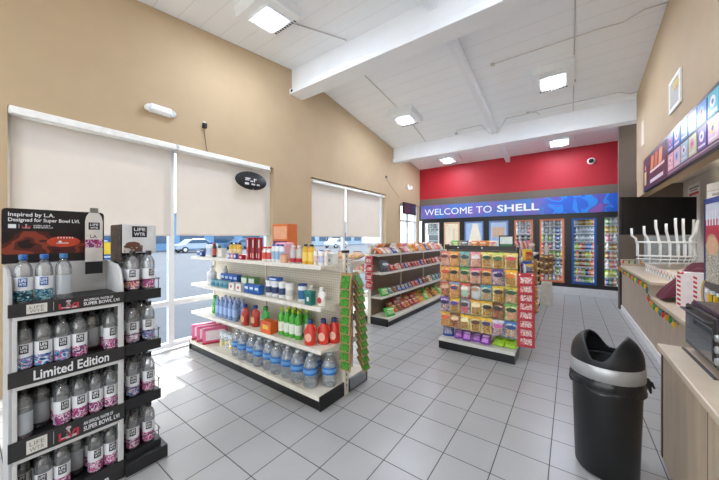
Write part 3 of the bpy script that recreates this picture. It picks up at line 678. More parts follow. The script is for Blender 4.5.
for i, (zt, zb) in enumerate(LIP):
    mb = MB(); mb.box(xb+.014, -.006, yl+.014, yr-.014, zt-.024, zt-.012, RBLK); sh = mb.build('shelf', rk)
    mb = MB(); mb.box(-.006, .006, yl-.002, yr+.002, zb, zt, mat('2f2e2e', .4, name='lip_black')); lp = mb.build('lip', sh, .002)
    if i < 3:
        mb = MB(); mb.box(-.004, .002, yl+.014, yr-.014, zb-.02, zb, RWHT); 
        mb.box(-.004, .002, yl+.012, yl+.03, LIP[i+1][0], zb-.02, RWHT); mb.box(-.004, .002, yr-.03, yr-.012, LIP[i+1][0], zb-.02, RWHT); mb.build('opening_frame', sh, .004)
    x = .0068; m_ = (zt+zb)/2; g = MB()
    if i in (0, 2):
        hh = (zt-zb); g.quad((x, yl+.06, zb+hh*.14), (x, yl+.135, zb+hh*.14), (x, yl+.135, zb+hh*.86), (x, yl+.06, zb+hh*.86), mat('e4e2da', .5))
        g.text('LIFE', (x+.0004, yl+.071, zb+hh*.52), U, V, .053, hh*.22, mat('8a867c', .5), False); g.text('WTR', (x+.0004, yl+.071, zb+hh*.22), U, V, .053, hh*.22, mat('8a867c', .5), False)
        g.quad((x, yl+.158, zb+hh*.15), (x, yl+.160, zb+hh*.15), (x, yl+.160, zb+hh*.85), (x, yl+.158, zb+hh*.85), LGREY)
        emblem(g, x, yl+.178, zb+hh*.16, .082, hh*.7)
        g.text('AN OFFICIAL WATER OF', (x, yl+.28, zb+hh*.56), U, V, .135, hh*.2, LABW, True); g.text('SUPER BOWL LVI', (x, yl+.28, zb+hh*.2), U, V, .165, hh*.28, LABW, True)
    else:
        hh = zt-zb if i == 1 else .09; z0 = zb+.014 if i == 1 else zt-.1
        g.text('Limited Edition', (x, yl+.085, z0), U, V, .31, hh*.66, LABW, True)
    g.build('lettering', lp)
# header board with printed picture
hx = XBk-XF+.02
hd = MB(); r_ = .018; a, b, c, d = yl-.006, yr-.03, 1.372, 1.692
out_ = [(a, c), (b, c), (b, d-r_), (b-.005, d-.005), (b-r_, d), (a+r_, d), (a+.005, d-.005), (a, d-r_)]
hd.prism(out_, 'x', hx-.006, hx, mat('191515', .45, name='header_black')); ho = hd.build('header', rk)
SUN_ART = art(['120b0b', '22100f', '4a1c16', '8a3a26', '5a231a', '1c0f0e'], 5, stretch=(1, 1., 1.6), dist=.3)
g = MB(); g.quad((hx+.0006, a, 1.425), (hx+.0006, b, 1.425), (hx+.0006, b, 1.56), (hx+.0006, a, 1.56), SUN_ART); g.build('printed_stadium', ho)
g = MB(); fb = mat('c4472c', .5, var=.15, name='football_leather'); cy = yl+.245
pts = [(hx+.003, cy+.076*math.copysign(abs(math.cos(t_))**.85, math.cos(t_)), 1.497+.034*math.copysign(abs(math.sin(t_))**1.25, math.sin(t_))) for t_ in [2*PI*k/28 for k in range(28)]]
g.add(pts, [tuple(range(28))], fb)
for k in range(6): g.quad((hx+.0038, cy-.03+k*.013, 1.518), (hx+.0038, cy-.024+k*.013, 1.518), (hx+.0038, cy-.024+k*.013, 1.526), (hx+.0038, cy-.03+k*.013, 1.526), LABW)
g.quad((hx+.0038, cy-.035, 1.486), (hx+.0038, cy+.02, 1.486), (hx+.0038, cy+.02, 1.490), (hx+.0038, cy-.035, 1.490), LABW); g.disc((hx+.0038, cy-.018, 1.497), U, V, .008, .007, LABW, 8)
g.build('printed_football', ho)
g = MB(); g.text('Inspired by L.A.', (hx+.001, yl+.018, 1.640), U, V, .185, .030, LABW, True); g.text('Designed for Super Bowl LVI.', (hx+.001, yl+.018, 1.610), U, V, .30, .028, LABW, True)
g.quad((hx+.001, yl+.018, 1.577), (hx+.001, yl+.048, 1.577), (hx+.001, yl+.048, 1.600), (hx+.001, yl+.018, 1.600), LABW)
g.quad((hx+.001, yl+.058, 1.577), (hx+.001, yl+.0595, 1.577), (hx+.001, yl+.0595, 1.600), (hx+.001, yl+.058, 1.600), LABW)
emblem(g, hx+.001, yl+.07, 1.577, .034, .025)
g.text('AN OFFICIAL WATER OF', (hx+.001, yl+.115, 1.590), U, V, .07, .009, LABW, True); g.text('SUPER BOWL LVI', (hx+.001, yl+.115, 1.578), U, V, .08, .010, LABW, True)
g.build('lettering', ho)
# bottle-shaped cut-out beside the header
g = MB(); by = yr-.092; gx = hx+.055
def bpoly(z0, z1, w0, w1=None): return [(by-w0, z0), (by+w0, z0), (by+(w1 or w0), z1), (by-(w1 or w0), z1)]
SILV = mat('8f8d88', .35, .4, name='cutout_cap')
WH2 = mat('e3ddd6', .5, name='cutout_white')
g.prism(bpoly(1.285, 1.365, .043), 'x', gx-.008, gx, INK); g.prism(bpoly(1.365, 1.455, .043), 'x', gx-.008, gx, WH2)
g.prism(bpoly(1.455, 1.51, .043), 'x', gx-.008, gx, ARTM); g.prism([(by-.043, 1.51), (by+.043, 1.51), (by+.043, 1.63), (by+.037, 1.662), (by+.024, 1.685), (by-.024, 1.685), (by-.037, 1.662), (by-.043, 1.63)], 'x', gx-.008, gx, WH2)
g.prism(bpoly(1.685, 1.718, .02), 'x', gx-.009, gx+.001, SILV); co = g.build('bottle_cutout', rk)
g = MB(); g.quad((gx+.0007, by-.028, 1.575), (gx+.0007, by+.028, 1.575), (gx+.0007, by+.028, 1.622), (gx+.0007, by-.028, 1.622), INK)
g.text('LIFE', (gx+.0012, by-.02, 1.601), U, V, .04, .014, LABW, True); g.text('WTR', (gx+.0012, by-.02, 1.580), U, V, .04, .014, LABW, True)
g.text('L.A.', (gx+.0012, by-.02, 1.52), U, V, .035, .022, mat('6a3a58', .5), True); g.build('lettering', co)
g = MB(); g.box(hx, gx-.008, by-.012, by+.012, 1.36, 1.39, RWHT); g.build('cutout_mount', rk)
# bottles on it
LV = ['top open shelf', 'shelf above the large lettered lip', 'shelf below the large lettered lip', 'bottom shelf']
SP = .0762; YY = lambda i: Y0+.014+.040+.0725*i
for i in range(2): KT.put((XF-.075, .198+.077*i, LIP[0][0]-.0115), -.35, 'blue-capped water bottle with teal artwork, %s from the shop front on the big rack top' % ORD[i], 'bottle', 'bottles on the large rack')
KTP.put((XF-.085, .353, LIP[0][0]-.0115), -.3, 'blue-capped water bottle turned to its plain back on the big rack top', 'bottle', 'bottles on the large rack')
def rackrow(i, kinds, x, where):
    for k, kd in enumerate(kinds):
        if kd is None: continue
        nm = {'B': 'blue-art', 'M': 'magenta-art', 'P': 'plain-backed', 'G': 'pale-art'}[kd]; K = {'B': KB, 'M': KM, 'P': KP, 'G': KG}[kd]
        K.put((x+RND.uniform(-.002, .002), YY(k), LIP[i][0]-.0115), -.2+RND.uniform(-.35, .2), '%s black-capped bottle, %s along, %s, %s row, large rack' % (nm, ORD[k], LV[i], where), 'bottle', 'bottles on the large rack')
rackrow(1, ['B', 'B', 'B', 'M', None, 'M'], XF-.048, 'front'); rackrow(1, ['B', 'B', 'M', 'M', 'P', 'M'], XF-.126, 'second'); rackrow(1, ['M', 'P', 'M', 'M', 'P', 'M'], XF-.204, 'rear')
rackrow(2, ['P', None, 'M', 'M', 'M', 'M'], XF-.048, 'front'); rackrow(2, ['M', 'P', 'M', 'M', 'M', 'M'], XF-.126, 'second'); rackrow(2, ['M', 'M', 'P', 'M', 'M', 'P'], XF-.204, 'rear')
rackrow(3, [None, 'M', 'M', None, 'M', 'M'], XF-.048, 'front'); rackrow(3, ['M', 'M', 'M', 'P', 'M', 'M'], XF-.126, 'second')

# ---------------------------------------------------------------- slim bottle tower
Z_ = [1.170, .822, .470, .125]
tw = thing('bottle_tower', 'slim tower rack of black-capped water bottles with white header, beside the large rack', 'display rack', (-2.30, .722, 0))
mb = MB(); mb.box(-.34, .03, -.106, .13, 0, .085, RBLK); mb.build('base', tw, .006)
mb = MB(); mb.box(-.32, -.305, -.10, .10, .085, 1.605, RBLK); mb.build('back_panel', tw)
SPK = art(['2a2524', '3a302c', '241f1e', '6a5040', '2c2626'], 30, dist=.4)
mb = MB(); mb.box(-.305, -.10, -.10, -.092, 1.36, 1.61, SPK); mb.build('side_panel', tw)
mb = MB(); mb.box(-.305, -.285, -.10, -.09, .085, 1.36, mat('b9bcc0', .4)); mb.box(-.305, -.285, .09, .10, .085, 1.36, mat('b9bcc0', .4)); mb.build('upright', tw)
mb = MB(); mb.box(-.105, -.095, -.092, .10, 1.42, 1.61, mat('dedfe0', .45)); hb = mb.build('header', tw, .002)
mb = MB(); mb.quad((-.0945, -.04, 1.525), (-.0945, .045, 1.525), (-.0945, .045, 1.6), (-.0945, -.04, 1.6), INK)
mb.text('LIFE', (-.094, -.03, 1.568), U, V, .065, .022, LABW, True); mb.text('WTR', (-.094, -.03, 1.535), U, V, .065, .022, LABW, True); mb.build('lettering', hb)
mb = MB(); mb.quad((-.0947, -.085, 1.425), (-.0947, .02, 1.425), (-.0947, .02, 1.47), (-.0947, -.085, 1.47), art(['a08878', '5a4038', 'c8b8ae', '8a6a5c'], 9)); mb.disc((-.0945, -.035, 1.475), U, V, .042, .02, mat('6e4438', .5), 16); mb.build('printed_football', hb)
WIRE = mat('202022', .35, .5, name='black_wire')
for i, z in enumerate(Z_):
    mb = MB(); mb.box(-.305, -.012, -.098, .098, z-.012, z, RBLK); mb.box(-.02, -.008, -.1, .1, z-.062 if i < 3 else .085, z+.004, RBLK); sh = mb.build('shelf', tw)
    mb = MB(); mb.tube([(-.26, -.099, z+.07), (-.02, -.099, z+.07), (-.004, -.08, z+.07), (-.004, .08, z+.07), (-.02, .099, z+.07), (-.26, .099, z+.07)], .0025, WIRE, 6)
    for y in (-.099, .099): mb.tube([(-.05, y, z), (-.05, y, z+.07)], .0025, WIRE, 6)
    mb.build('guard_wire', sh)
TK = [['C', 'M', 'C', 'G', 'M', 'G'], ['G', 'B', 'G', 'G', 'B', 'G'], ['B', 'M', 'B', 'M', 'G', 'M'], ['M', 'M', 'G', 'M', 'G', 'M']]
TN = ['top shelf', 'second shelf down', 'third shelf down', 'bottom shelf']
for i in range(4):
    for k in range(6):
        row, col = k//2, k % 2; kd = TK[i][k]
        K = {'B': KB, 'M': KM, 'G': KG, 'C': KC}[kd]; nm = {'B': 'blue-art', 'M': 'magenta-art', 'G': 'pale-art', 'C': 'multicoloured'}[kd]
        K.put((-2.30-.062-.08*row, .722-.046+.09*col+(.006 if row == 1 else 0), Z_[i]+.0005), -.3+RND.uniform(-.3, .3), '%s bottle, %s row, %s side, %s of the slim tower' % (nm, ['front', 'middle', 'rear'][row], ['shop-front', 'gondola'][col], TN[i]), 'bottle', 'bottles on the slim tower')

# ---------------------------------------------------------------- gondola shelving
PEG = None
def peg_mat():
    m, t, out = nt('pegboard_cream'); tc = N(t, 'ShaderNodeTexCoord'); vo = N(t, 'ShaderNodeVectorMath', operation='FRACTION'); sc = N(t, 'ShaderNodeVectorMath', operation='SCALE'); sc.inputs['Scale'].default_value = 1/.0254
    t.links.new(tc.outputs['Object'], sc.inputs[0]); t.links.new(sc.outputs[0], vo.inputs[0]); sp = N(t, 'ShaderNodeSeparateXYZ'); t.links.new(vo.outputs[0], sp.inputs[0])
    def ab(o):
        s = N(t, 'ShaderNodeMath', operation='SUBTRACT'); t.links.new(o, s.inputs[0]); s.inputs[1].default_value = .5
        q = N(t, 'ShaderNodeMath', operation='MULTIPLY'); t.links.new(s.outputs[0], q.inputs[0]); t.links.new(s.outputs[0], q.inputs[1]); return q.outputs[0]
    a = N(t, 'ShaderNodeMath', operation='ADD'); t.links.new(ab(sp.outputs[0]), a.inputs[0]); t.links.new(ab(sp.outputs[2]), a.inputs[1])
    l = N(t, 'ShaderNodeMath', operation='LESS_THAN'); t.links.new(a.outputs[0], l.inputs[0]); l.inputs[1].default_value = .03
    mx = N(t, 'ShaderNodeMix', data_type='RGBA'); t.links.new(l.outputs[0], mx.inputs[0]); mx.inputs[6].default_value = (*lin('ded6c6'), 1); mx.inputs[7].default_value = (*lin('8a8272'), 1)
    p = N(t, 'ShaderNodeBsdfPrincipled', Roughness=.5); t.links.new(mx.outputs[2], p.inputs['Base Color']); t.links.new(p.outputs[0], out.inputs[0]); return m
PEGM = peg_mat()
KICK = mat('141416', .3, var=.1, name='kick_black')
def gondola(t_, n, L, levels, front=True, back=True, base_d=.36, top=1.385, brackets=True, panel=PEGM, bl=()):
    """local: runs along +x from 0 to n*L, front faces -y, spine at y=0; levels: list of (z, depth)"""
    mb = MB(); mb.box(.012, n*L-.012, -.012, .012, .1, top-.09, panel); mb.build('back_panel', t_)
    for i in range(n+1):
        mb = MB(); x = i*L; mb.box(x-.015, x+.015, -.03, .03, 0, top, OFFW)
        for k in range(int(top/.05)-1):
            if i == n: mb.box(x+.0148, x+.0156, -.006, .006, .08+k*.05, .105+k*.05, DGREY)
        mb.build('upright', t_)
    mb = MB(); mb.box(n*L-.02, n*L+.02, -.035, .035, top, top+.025, BLACK); mb.build('post_cap', t_)
    for sgn, on, lv in ((-1, front, levels), (1, back, list(levels)[:]+list(bl))):
        if not on: continue
        for i in range(n):
            x0, x1 = i*L+.004, (i+1)*L-.004
            mb = MB(); ya, yb = sorted((sgn*.012, sgn*base_d))
            mb.box(x0, x1, ya, yb, .085, .13, OFFW); bo = mb.build('base_deck', t_)
            mb = MB(); yk = sgn*(base_d-.01); mb.box(x0, x1, min(yk, yk-sgn*.02), max(yk, yk-sgn*.02), .0, .084, KICK); mb.build('kick_plate', bo)
            for z, dp in lv:
                mb = MB(); ya, yb = sorted((sgn*.0125, sgn*dp)); mb.box(x0, x1, ya, yb, z-.022, z, OFFW); s = mb.build('shelf', t_)
                mb = MB(); yk = sgn*(dp+.001); mb.box(x0, x1, min(yk, yk+sgn*.006), max(yk, yk+sgn*.006), z-.034, z+.004, mat('e9e4da', .35)); mb.build('price_rail', s)
                if brackets:
                    for x in (x0+.001, x1-.003):
                        mb = MB(); mb.prism([(sgn*.02, z-.09), (sgn*.02, z-.022), (sgn*dp*.9, z-.022)], 'x', x, x+.002, OFFW); mb.build('bracket', s)
        # end feet
        for x in (0-.012, n*L-.008):
            mb = MB(); ya, yb = sorted((sgn*.03, sgn*(base_d+.003))); mb.box(x, x+.02, ya, yb, 0.0, .127, KICK); mb.build('foot', t_, .004)
g1 = thing('gondola_shelf', 'cream double-sided shelf unit of household goods standing before the near windows', 'shelving', (-4.215, 2.205, 0))
gondola(g1, 2, 1.222, [(.52, .335), (.90, .335), (1.27, .335)], True, True, .36, 1.375)
mb = MB(); mb.box(2.452, 2.462, .05, .33, .02, .13, mat('9ea3a8', .25, .8)); mb.build('foot_plate', g1)
g2 = thing('gondola_shelf', 'cream shelf unit with brown backing and packed snacks, running to the entrance door', 'shelving', (-2.90, 4.29, 0), PI/2)
gondola(g2, 3, 1.15, [(.475, .23), (.90, .23), (1.222, .16)], True, True, .385, 1.33, False, mat('8b7868', .6, name='brown_backing'))
# ---------------------------------------------------------------- goods on the household gondola
def box_kind(name, w_, d_, h_, col, face=None, lid=None, bevel=.003):
    """box with base centre at origin, front -y; face: (colour, x-share, z0-share, z1-share) printed panels"""
    def b():
        mb = MB(); mb.box(-w_/2, w_/2, -d_/2, d_/2, 0, h_, mat(col, .45)); o = mb.build(name, None, bevel)
        if face:
            for c, xs, z0, z1 in face:
                g = MB(); g.box(-w_/2*xs, w_/2*xs, -d_/2-.0012, -d_/2, h_*z0, h_*z1, mat(c, .4)); g.build('printed_panel', o)
        if lid:
            g = MB(); g.box(-w_/2-.002, w_/2+.002, -d_/2-.002, d_/2+.002, h_*.86, h_+.002, mat(lid, .4)); g.build('lid', o)
        return o
    return b
def jar(name, r, h_, body, cap, label=None, sh=.72, neck=.55, lz=(.15, .6), n=14, sy=1.):
    bm_, cm_ = (body if not isinstance(body, str) else mat(body, .3)), mat(cap, .4)
    def b():
        mb = MB(); mb.lathe([(r*.92, 0), (r, .006), (r, h_*sh), (r*.93, h_*(sh+.06)), (r*neck, h_*(sh+.15)), (r*neck, h_*.9)], bm_, n, sy=sy); o = mb.build(name)
        c = MB(); c.lathe([(r*neck*1.15, h_*.89), (r*neck*1.15, h_*.985), (r*neck*1.0, h_)], cm_, n, sy=sy); c.build('cap', o)
        if label: c = MB(); c.lathe([(r*1.012, h_*lz[0]), (r*1.012, h_*lz[1])], label if not isinstance(label, str) else mat(label, .4), n, caps=False, sy=sy); c.build('label', o)
        return o
    return b
def jug(name, col, cap, label):
    """flat-sided detergent bottle with a handle loop"""
    def b():
        cm = mat(col, .3); mb = MB(); mb.lathe([(.05, 0), (.058, .01), (.06, .1), (.055, .14), (.035, .18), (.02, .195), (.02, .205)], cm, 16, sy=.62)
        mb.tube([(.045, 0, .12), (.066, 0, .135), (.062, 0, .165), (.03, 0, .185)], .009, cm, 8); o = mb.build(name)
        c = MB(); c.lathe([(.026, .2), (.027, .205), (.025, .235), (.02, .238)], mat(cap, .35), 14); c.build('cap', o)
        c = MB(); c.disc((0, -.0385, .075), (1, 0, 0), (0, 0, 1), .034, .04, mat(label, .4), 18); c.build('label', o); return o
    return b
GH = 'goods on the household gondola'
def put(kb, x, y, z, lab, cat='bottle', rz=0, **k): return kb.put((x, y, z+.0005), rz, lab, cat, GH, **k)
T1, T2, T3, T4 = 1.27, .90, .52, .13
# top shelf, from the window end
put(Kind(jar('tub', .045, .09, 'e9edf0', '2f5aa0', '3f6fb4', .8, .9)), -4.13, 1.95, T1, 'white tub with blue lid at the window end of the household top shelf', 'tub')
put(Kind(box_kind('carton', .06, .05, .075, '2f3f86', [('c8d4f0', .7, .3, .7)])), -4.03, 1.93, T1, 'small dark blue carton beside the white tub, household top shelf', 'carton')
K = Kind(jar('bottle', .027, .19, 'eef1f3', '2f55a8', 'c5d6ea', .74, .6))
put(K, -3.915, 1.95, T1, 'white blue-capped bottle next to the dark blue carton, top shelf'); put(K, -3.845, 1.95, T1, 'white blue-capped bottle beside the dark red-capped one, top shelf')
put(Kind(jar('bottle', .026, .185, '3a3036', 'b03428', 'c9563c', .7, .65)), -3.755, 1.95, T1, 'dark bottle with red cap at the window end of the top shelf')
put(Kind(jar('bottle', .024, .165, '2c4a3c', '6aa04a', '7fae5c', .7, .65)), -3.69, 1.98, T1, 'dark green bottle with light green cap on the household top shelf')
put(Kind(box_kind('carton', .1, .06, .12, 'c9cccb', [('e6e6e2', .8, .2, .8)])), -3.57, 1.95, T1, 'pale grey carton between green bottle and yellow bottles, top shelf', 'carton')
K = Kind(jar('bottle', .029, .195, 'e2b83c', '1d1d20', 'f0dca0', .72, .55))
for i, x in enumerate((-3.42, -3.325, -3.24)): put(K, x, 1.99, T1, 'yellow dark-capped bottle, %s of three behind the small packs, top shelf' % ORD[i])
for i, (x, c) in enumerate(((-3.30, '6a7fc0'), (-3.235, 'd88a9a'), (-3.17, '4a5fae'))): put(Kind(box_kind('carton', .055, .035, .07, c, [('f0e6e0', .6, .3, .75)])), x, 1.9, T1, '%s small carton in front of the yellow bottles, household top shelf' % ('lavender', 'pink', 'royal blue')[i], 'carton')
put(Kind(box_kind('carton', .07, .05, .055, 'b8243a', [('f2d0d4', .5, .3, .7)])), -3.075, 1.92, T1, 'low red carton before the tall red packs, household top shelf', 'carton')
for i, x in enumerate((-3.02, -2.965, -2.91, -2.855, -2.80)):
    put(Kind(box_kind('candle_pack', .036, .04, .255, ('c9404a', '8c2430', 'b22a34', '6a1f2a', 'a82c30')[i], [('efc9c6' if i % 2 == 0 else '2c2226', .6, .55, .9), ('e8b0a8', .5, .1, .3)])), x, 1.97+.01*(i % 2), T1, 'tall red upright pack, %s of five together on the household top shelf' % ORD[i], 'pack')
K = Kind(jar('bottle', .033, .155, 'f0eeea', 'c03038', 'd9534a', .66, .6))
put(K, -2.70, 1.96, T1, 'white bottle with red cap beside the tall red packs'); put(K, -2.615, 1.96, T1, 'white bottle with red cap nearest the blue-capped bottles, top shelf')
K = Kind(jar('bottle', .026, .185, 'eef2f5', '2a4fa8', '9fc0dc', .75, .6))
for i, x in enumerate((-2.535, -2.47, -2.405)): put(K, x, 1.95, T1, 'white blue-capped bottle, %s of the three in mid top shelf' % ORD[i])
put(Kind(jar('jar', .038, .09, 'e3b08c', 'c98a6a', None, .75, .85)), -2.335, 1.92, T1, 'small peach jar between blue-capped and clear bottles, top shelf', 'jar')
CL = clear('eef2f4', .45, .1, 'clear_lotion', .3)
K = Kind(jar('bottle', .036, .175, CL, 'f0f0f0', 'b82430', .68, .5, (.06, .28)))
put(K, -2.255, 1.97, T1, 'clear bottle with red base label beside the peach jar'); put(K, -2.165, 1.97, T1, 'clear bottle with red base label beside the yellow oil bottles')
K = Kind(jar('bottle', .034, .19, 'dcae2e', '2a2620', 'eccf6a', .7, .5))
put(K, -2.075, 1.97, T1, 'yellow oil bottle with dark cap, next to the clear bottles'); put(K, -1.995, 1.97, T1, 'yellow oil bottle with dark cap, next to the slim white bottles')
for i, x in enumerate((-1.935, -1.895, -1.855, -1.815)): put(Kind(jar('bottle', .018, .14, 'f0ece6', ('d8b8b0', '9a86c0', '5f6fb0', 'e2d8d2')[i], ('e6c6c0', 'c8bcdc', 'c2cae6', 'ece0da')[i], .8, .7)), x, 1.96+.02*(i % 2), T1, 'slim white bottle with %s cap near the end post, top shelf' % ('pinkish', 'lilac', 'blue', 'cream')[i])
put(Kind(box_kind('carton', .11, .07, .105, 'eef0ec', [('8fbf9a', .3, .2, .5), ('d8e2da', .85, .6, .9)])), -1.86, 2.1, T1, 'white carton with green mark near the end post of the top shelf', 'carton')
put(Kind(box_kind('detergent_pack', .26, .16, .42, 'd9743c', [('e9b08a', .86, .56, .93), ('40307c', .9, .40, .50)])), -2.855, 2.36, T1, 'large orange and purple pack standing behind the top shelf bottles', 'pack', .08)
put(Kind(box_kind('pack', .2, .12, .2, 'e6a8b4', [('f3d3d8', .7, .3, .8)], None, .02)), -2.56, 2.11, T1, 'pink pack behind the blue-capped bottles on the top shelf', 'pack')
# second shelf
put(Kind(jar('jug', .06, .25, 'e8e9ec', 'd8dce2', 'd5d9e0', .6, .35, (.2, .5))), -3.90, 1.99, T2, 'tall white jug bottle at the window end of the second shelf')
put(Kind(jar('bottle', .04, .24, 'e2e4e2', 'e8e8e8', None, .74, .5)), -3.80, 2.12, T2, 'white bottle behind the tall white jug, second shelf')
K = Kind(jar('canister', .042, .085, '7fb4c4', '8fc4cc', '4f8fa8', .9, .95))
for i, x in enumerate((-3.735, -3.635, -3.535, -3.435)): put(K, x, 1.94, T2, 'teal canister, %s of four from the window on the second shelf' % ORD[i], 'canister')
KBX = Kind(box_kind('carton', .095, .07, .155, '2f5cb0', [('bcd0ee', .7, .62, .82), ('24408c', .8, .1, .5)]))
for i, x in enumerate((-3.70, -3.60, -3.50, -3.40)): put(KBX, x, 2.06, T2, 'blue carton, %s of four behind the teal canisters' % ORD[i], 'carton')
K = Kind(box_kind('carton', .11, .09, .085, 'f0ece6', [('c8344a', .28, .35, .7)]))
put(K, -3.27, 1.94, T2, 'white cube carton with red mark beside the teal canisters', 'carton'); put(K, -3.12, 1.94, T2, 'white cube carton with red mark beside the blue boxes', 'carton')
K = Kind(box_kind('carton', .125, .08, .15, '6fa06a', [('e6eee0', .8, .5, .9), ('3f7f4a', .6, .1, .35)]))
put(K, -3.20, 2.06, T2, 'green and white carton behind the white cube by the teal canisters', 'carton'); put(K, -3.05, 2.06, T2, 'green and white carton behind the white cube by the blue boxes', 'carton')
K = Kind(box_kind('carton', .085, .07, .10, '2f6fc4', [('dfeaf6', .7, .5, .75), ('1f4f9c', .8, .05, .3)]))
for i, x in enumerate((-2.955, -2.86, -2.765)): put(K, x, 1.93, T2, 'bright blue carton, %s of three before the second shelf canisters' % ORD[i], 'carton')
K = Kind(jar('canister', .042, .165, 'eceff2', 'f4f4f4', '33486e', .86, .93, (.22, .62)))
for i, x in enumerate((-2.63, -2.53, -2.415)): put(K, x, 1.97, T2, 'white canister with navy band, %s of three in the second shelf row' % ORD[i], 'canister')
put(Kind(jar('canister', .045, .165, 'efede8', 'f4f4f4', 'd6d2cc', .86, .93, (.25, .6))), -2.29, 1.96, T2, 'all white canister in the middle of the second shelf', 'canister')
put(Kind(jar('canister', .045, .17, 'e6ecf2', '2f4f8c', '2f6f9e', .84, .9, (.15, .65))), -2.13, 1.98, T2, 'canister with blue label and blue lid on the second shelf', 'canister')
put(Kind(jar('spray_bottle', .033, .16, 'd9dcd8', 'e8e8e8', 'a8b0ac', .7, .45)), -2.03, 2.0, T2, 'pale spray bottle beside the teal carton', 'bottle')
put(Kind(box_kind('carton', .085, .06, .125, '22706a', [('dfe9e6', .3, .3, .6)], '2a8078')), -1.955, 1.91, T2, 'teal green carton near the end post of the second shelf', 'carton')
put(Kind(jug('jug', 'e9e6e2', 'f2f2f0', 'c23a44')), -1.84, 1.94, T2, 'white jug with red label at the end post of the second shelf', 'bottle', 0, sc=.7)
put(Kind(box_kind('carton', .17, .07, .035, '2a5fb4', [('dfe8f4', .6, .3, .7)])), -2.56, 1.985, T2+.165, 'flat blue carton lying on top of the navy-banded white canisters', 'carton')
# third shelf
KGJ = Kind(jug('detergent_bottle', '3fa84a', '2f8f3c', '9fdc8a'))
put(KGJ, -3.83, 2.0, T3, 'green detergent bottle alone at the window end of the third shelf'); put(KGJ, -2.745, 2.0, T3, 'green detergent bottle beside the red ones on the third shelf')
KLB = Kind(jar('softener_bottle', .033, .255, clear('9fbcf0', .72, .15, 'pale_blue_plastic', .2), 'aab8e0', 'a9c4ea', .7, .45, (.2, .55)))
for r in range(2):
    for i in range(5): put(KLB, -3.66+i*.1+.03*r, 1.945+.085*r, T3, 'pale blue bottle, %s from the window in the %s rank, third shelf' % (ORD[i], ('front', 'rear')[r]))
KRJ = Kind(jug('detergent_bottle', 'b8342c', '2c3f86', 'e8a878'))
put(KRJ, -3.03, 1.93, T3, 'red blue-capped detergent bottle next to the pale blue ranks'); put(KRJ, -2.89, 1.97, T3, 'red blue-capped detergent bottle next to the green one')
put(Kind(box_kind('carton', .165, .1, .125, 'e2662c', [('f4c23a', .55, .35, .7), ('c43a24', .8, .8, .95)])), -2.585, 1.93, T3, 'orange carton alone in the middle of the third shelf', 'carton')
KGB = Kind(jar('cleaner_bottle', .036, .28, '4fae3c', 'c8d84a', 'e6eede', .68, .42, (.15, .5)))
for r in range(2):
    for i in range(4): put(KGB, -2.43+i*.085+.02*r, 1.97+.09*r, T3, 'green cleaner bottle, %s along in the %s rank, third shelf' % (ORD[i], ('front', 'rear')[r]))
KRJ2 = Kind(jug('detergent_bottle', 'd63a2a', '2f3f7c', 'f0b8a0'))
for i, (x, y) in enumerate(((-1.975, 1.93), (-1.89, 2.02), (-1.83, 2.105))): put(KRJ2, x, y, T3, ('bright red blue-capped jug at the front corner of the third shelf', 'bright red blue-capped jug just behind the shelf corner one', 'bright red blue-capped jug furthest behind the shelf corner one')[i], rz=.3)
# bottom deck
def pack_build():
    mb = MB(); n = 8
    w_, d_, h_ = .11, .30, .20
    vs = []; 
    for i in range(n+1):
        for j in range(n+1):
            u, v = i/n*2-1, j/n*2-1; b_ = (1-abs(u)**4)*(1-abs(v)**4); vs.append((w_/2*(.72+.28*b_), u*d_/2, h_/2+v*h_/2*(1 if abs(u) < .9 else .96)))
    for i in range(n+1):
        for j in range(n+1):
            u, v = i/n*2-1, j/n*2-1; b_ = (1-abs(u)**4)*(1-abs(v)**4); vs.append((-w_/2*(.72+.28*b_), u*d_/2, h_/2+v*h_/2*(1 if abs(u) < .9 else .96)))
    pk, rd, wh = mat('dc6a94', .35), mat('bf2f42', .35), mat('f3e4e6', .35); fs = []; ms = []
    M_ = n+1; q = M_*M_
    for s_ in (0, 1):
        for i in range(n):
            for j in range(n):
                a = s_*q+i*M_+j; fs.append((a, a+1, a+M_+1, a+M_)); ms.append(rd if j in (0,) else wh if (1 <= i <= 6 and 2 <= j <= 6) else pk)
    for i in range(n):
        for j0 in (0, n):
            a = i*M_+j0; fs.append((a, a+M_, q+a+M_, q+a)); ms.append(pk if j0 else rd)
    for j in range(n):
        for i0 in (0, n):
            a = i0*M_+j; fs.append((a, a+1, q+a+1, q+a)); ms.append(wh if 2 < j < 6 and not i0 else rd if i0 == 0 and j < 5 else pk)
    mb.add(vs, fs, ms, True); o = mb.build('wrapped_pack')
    c = MB(); c.quad((-.03, -.152, .02), (.03, -.152, .02), (.03, -.152, .12), (-.03, -.152, .12), rd); c.quad((-.028, -.1525, .125), (.03, -.1525, .125), (.03, -.1525, .16), (-.028, -.1525, .16), mat('f0c23a', .4)); c.build('front_print', o)
    return o
KPK = Kind(pack_build)
for i, (x, rz) in enumerate(((-4.14, -.42), (-3.99, -.42), (-3.835, -.42))): put(KPK, x, 2.0, T4, 'pink and red wrapped pack, %s from the window on the bottom deck' % ORD[i], 'pack', rz)
KW = Kind(jar('wipes_canister', .043, .19, 'e9f0f6', 'd9e2ee', art(['3f7fc8', 'f0f4f8', 'e6c83a', '7fb0e0'], 18), .88, .85, (.08, .78)))
for i, x in enumerate((-3.61, -3.505, -3.40)): put(KW, x, 1.99, T4, 'blue and yellow wipes canister, %s from the pink packs' % ORD[i], 'canister')
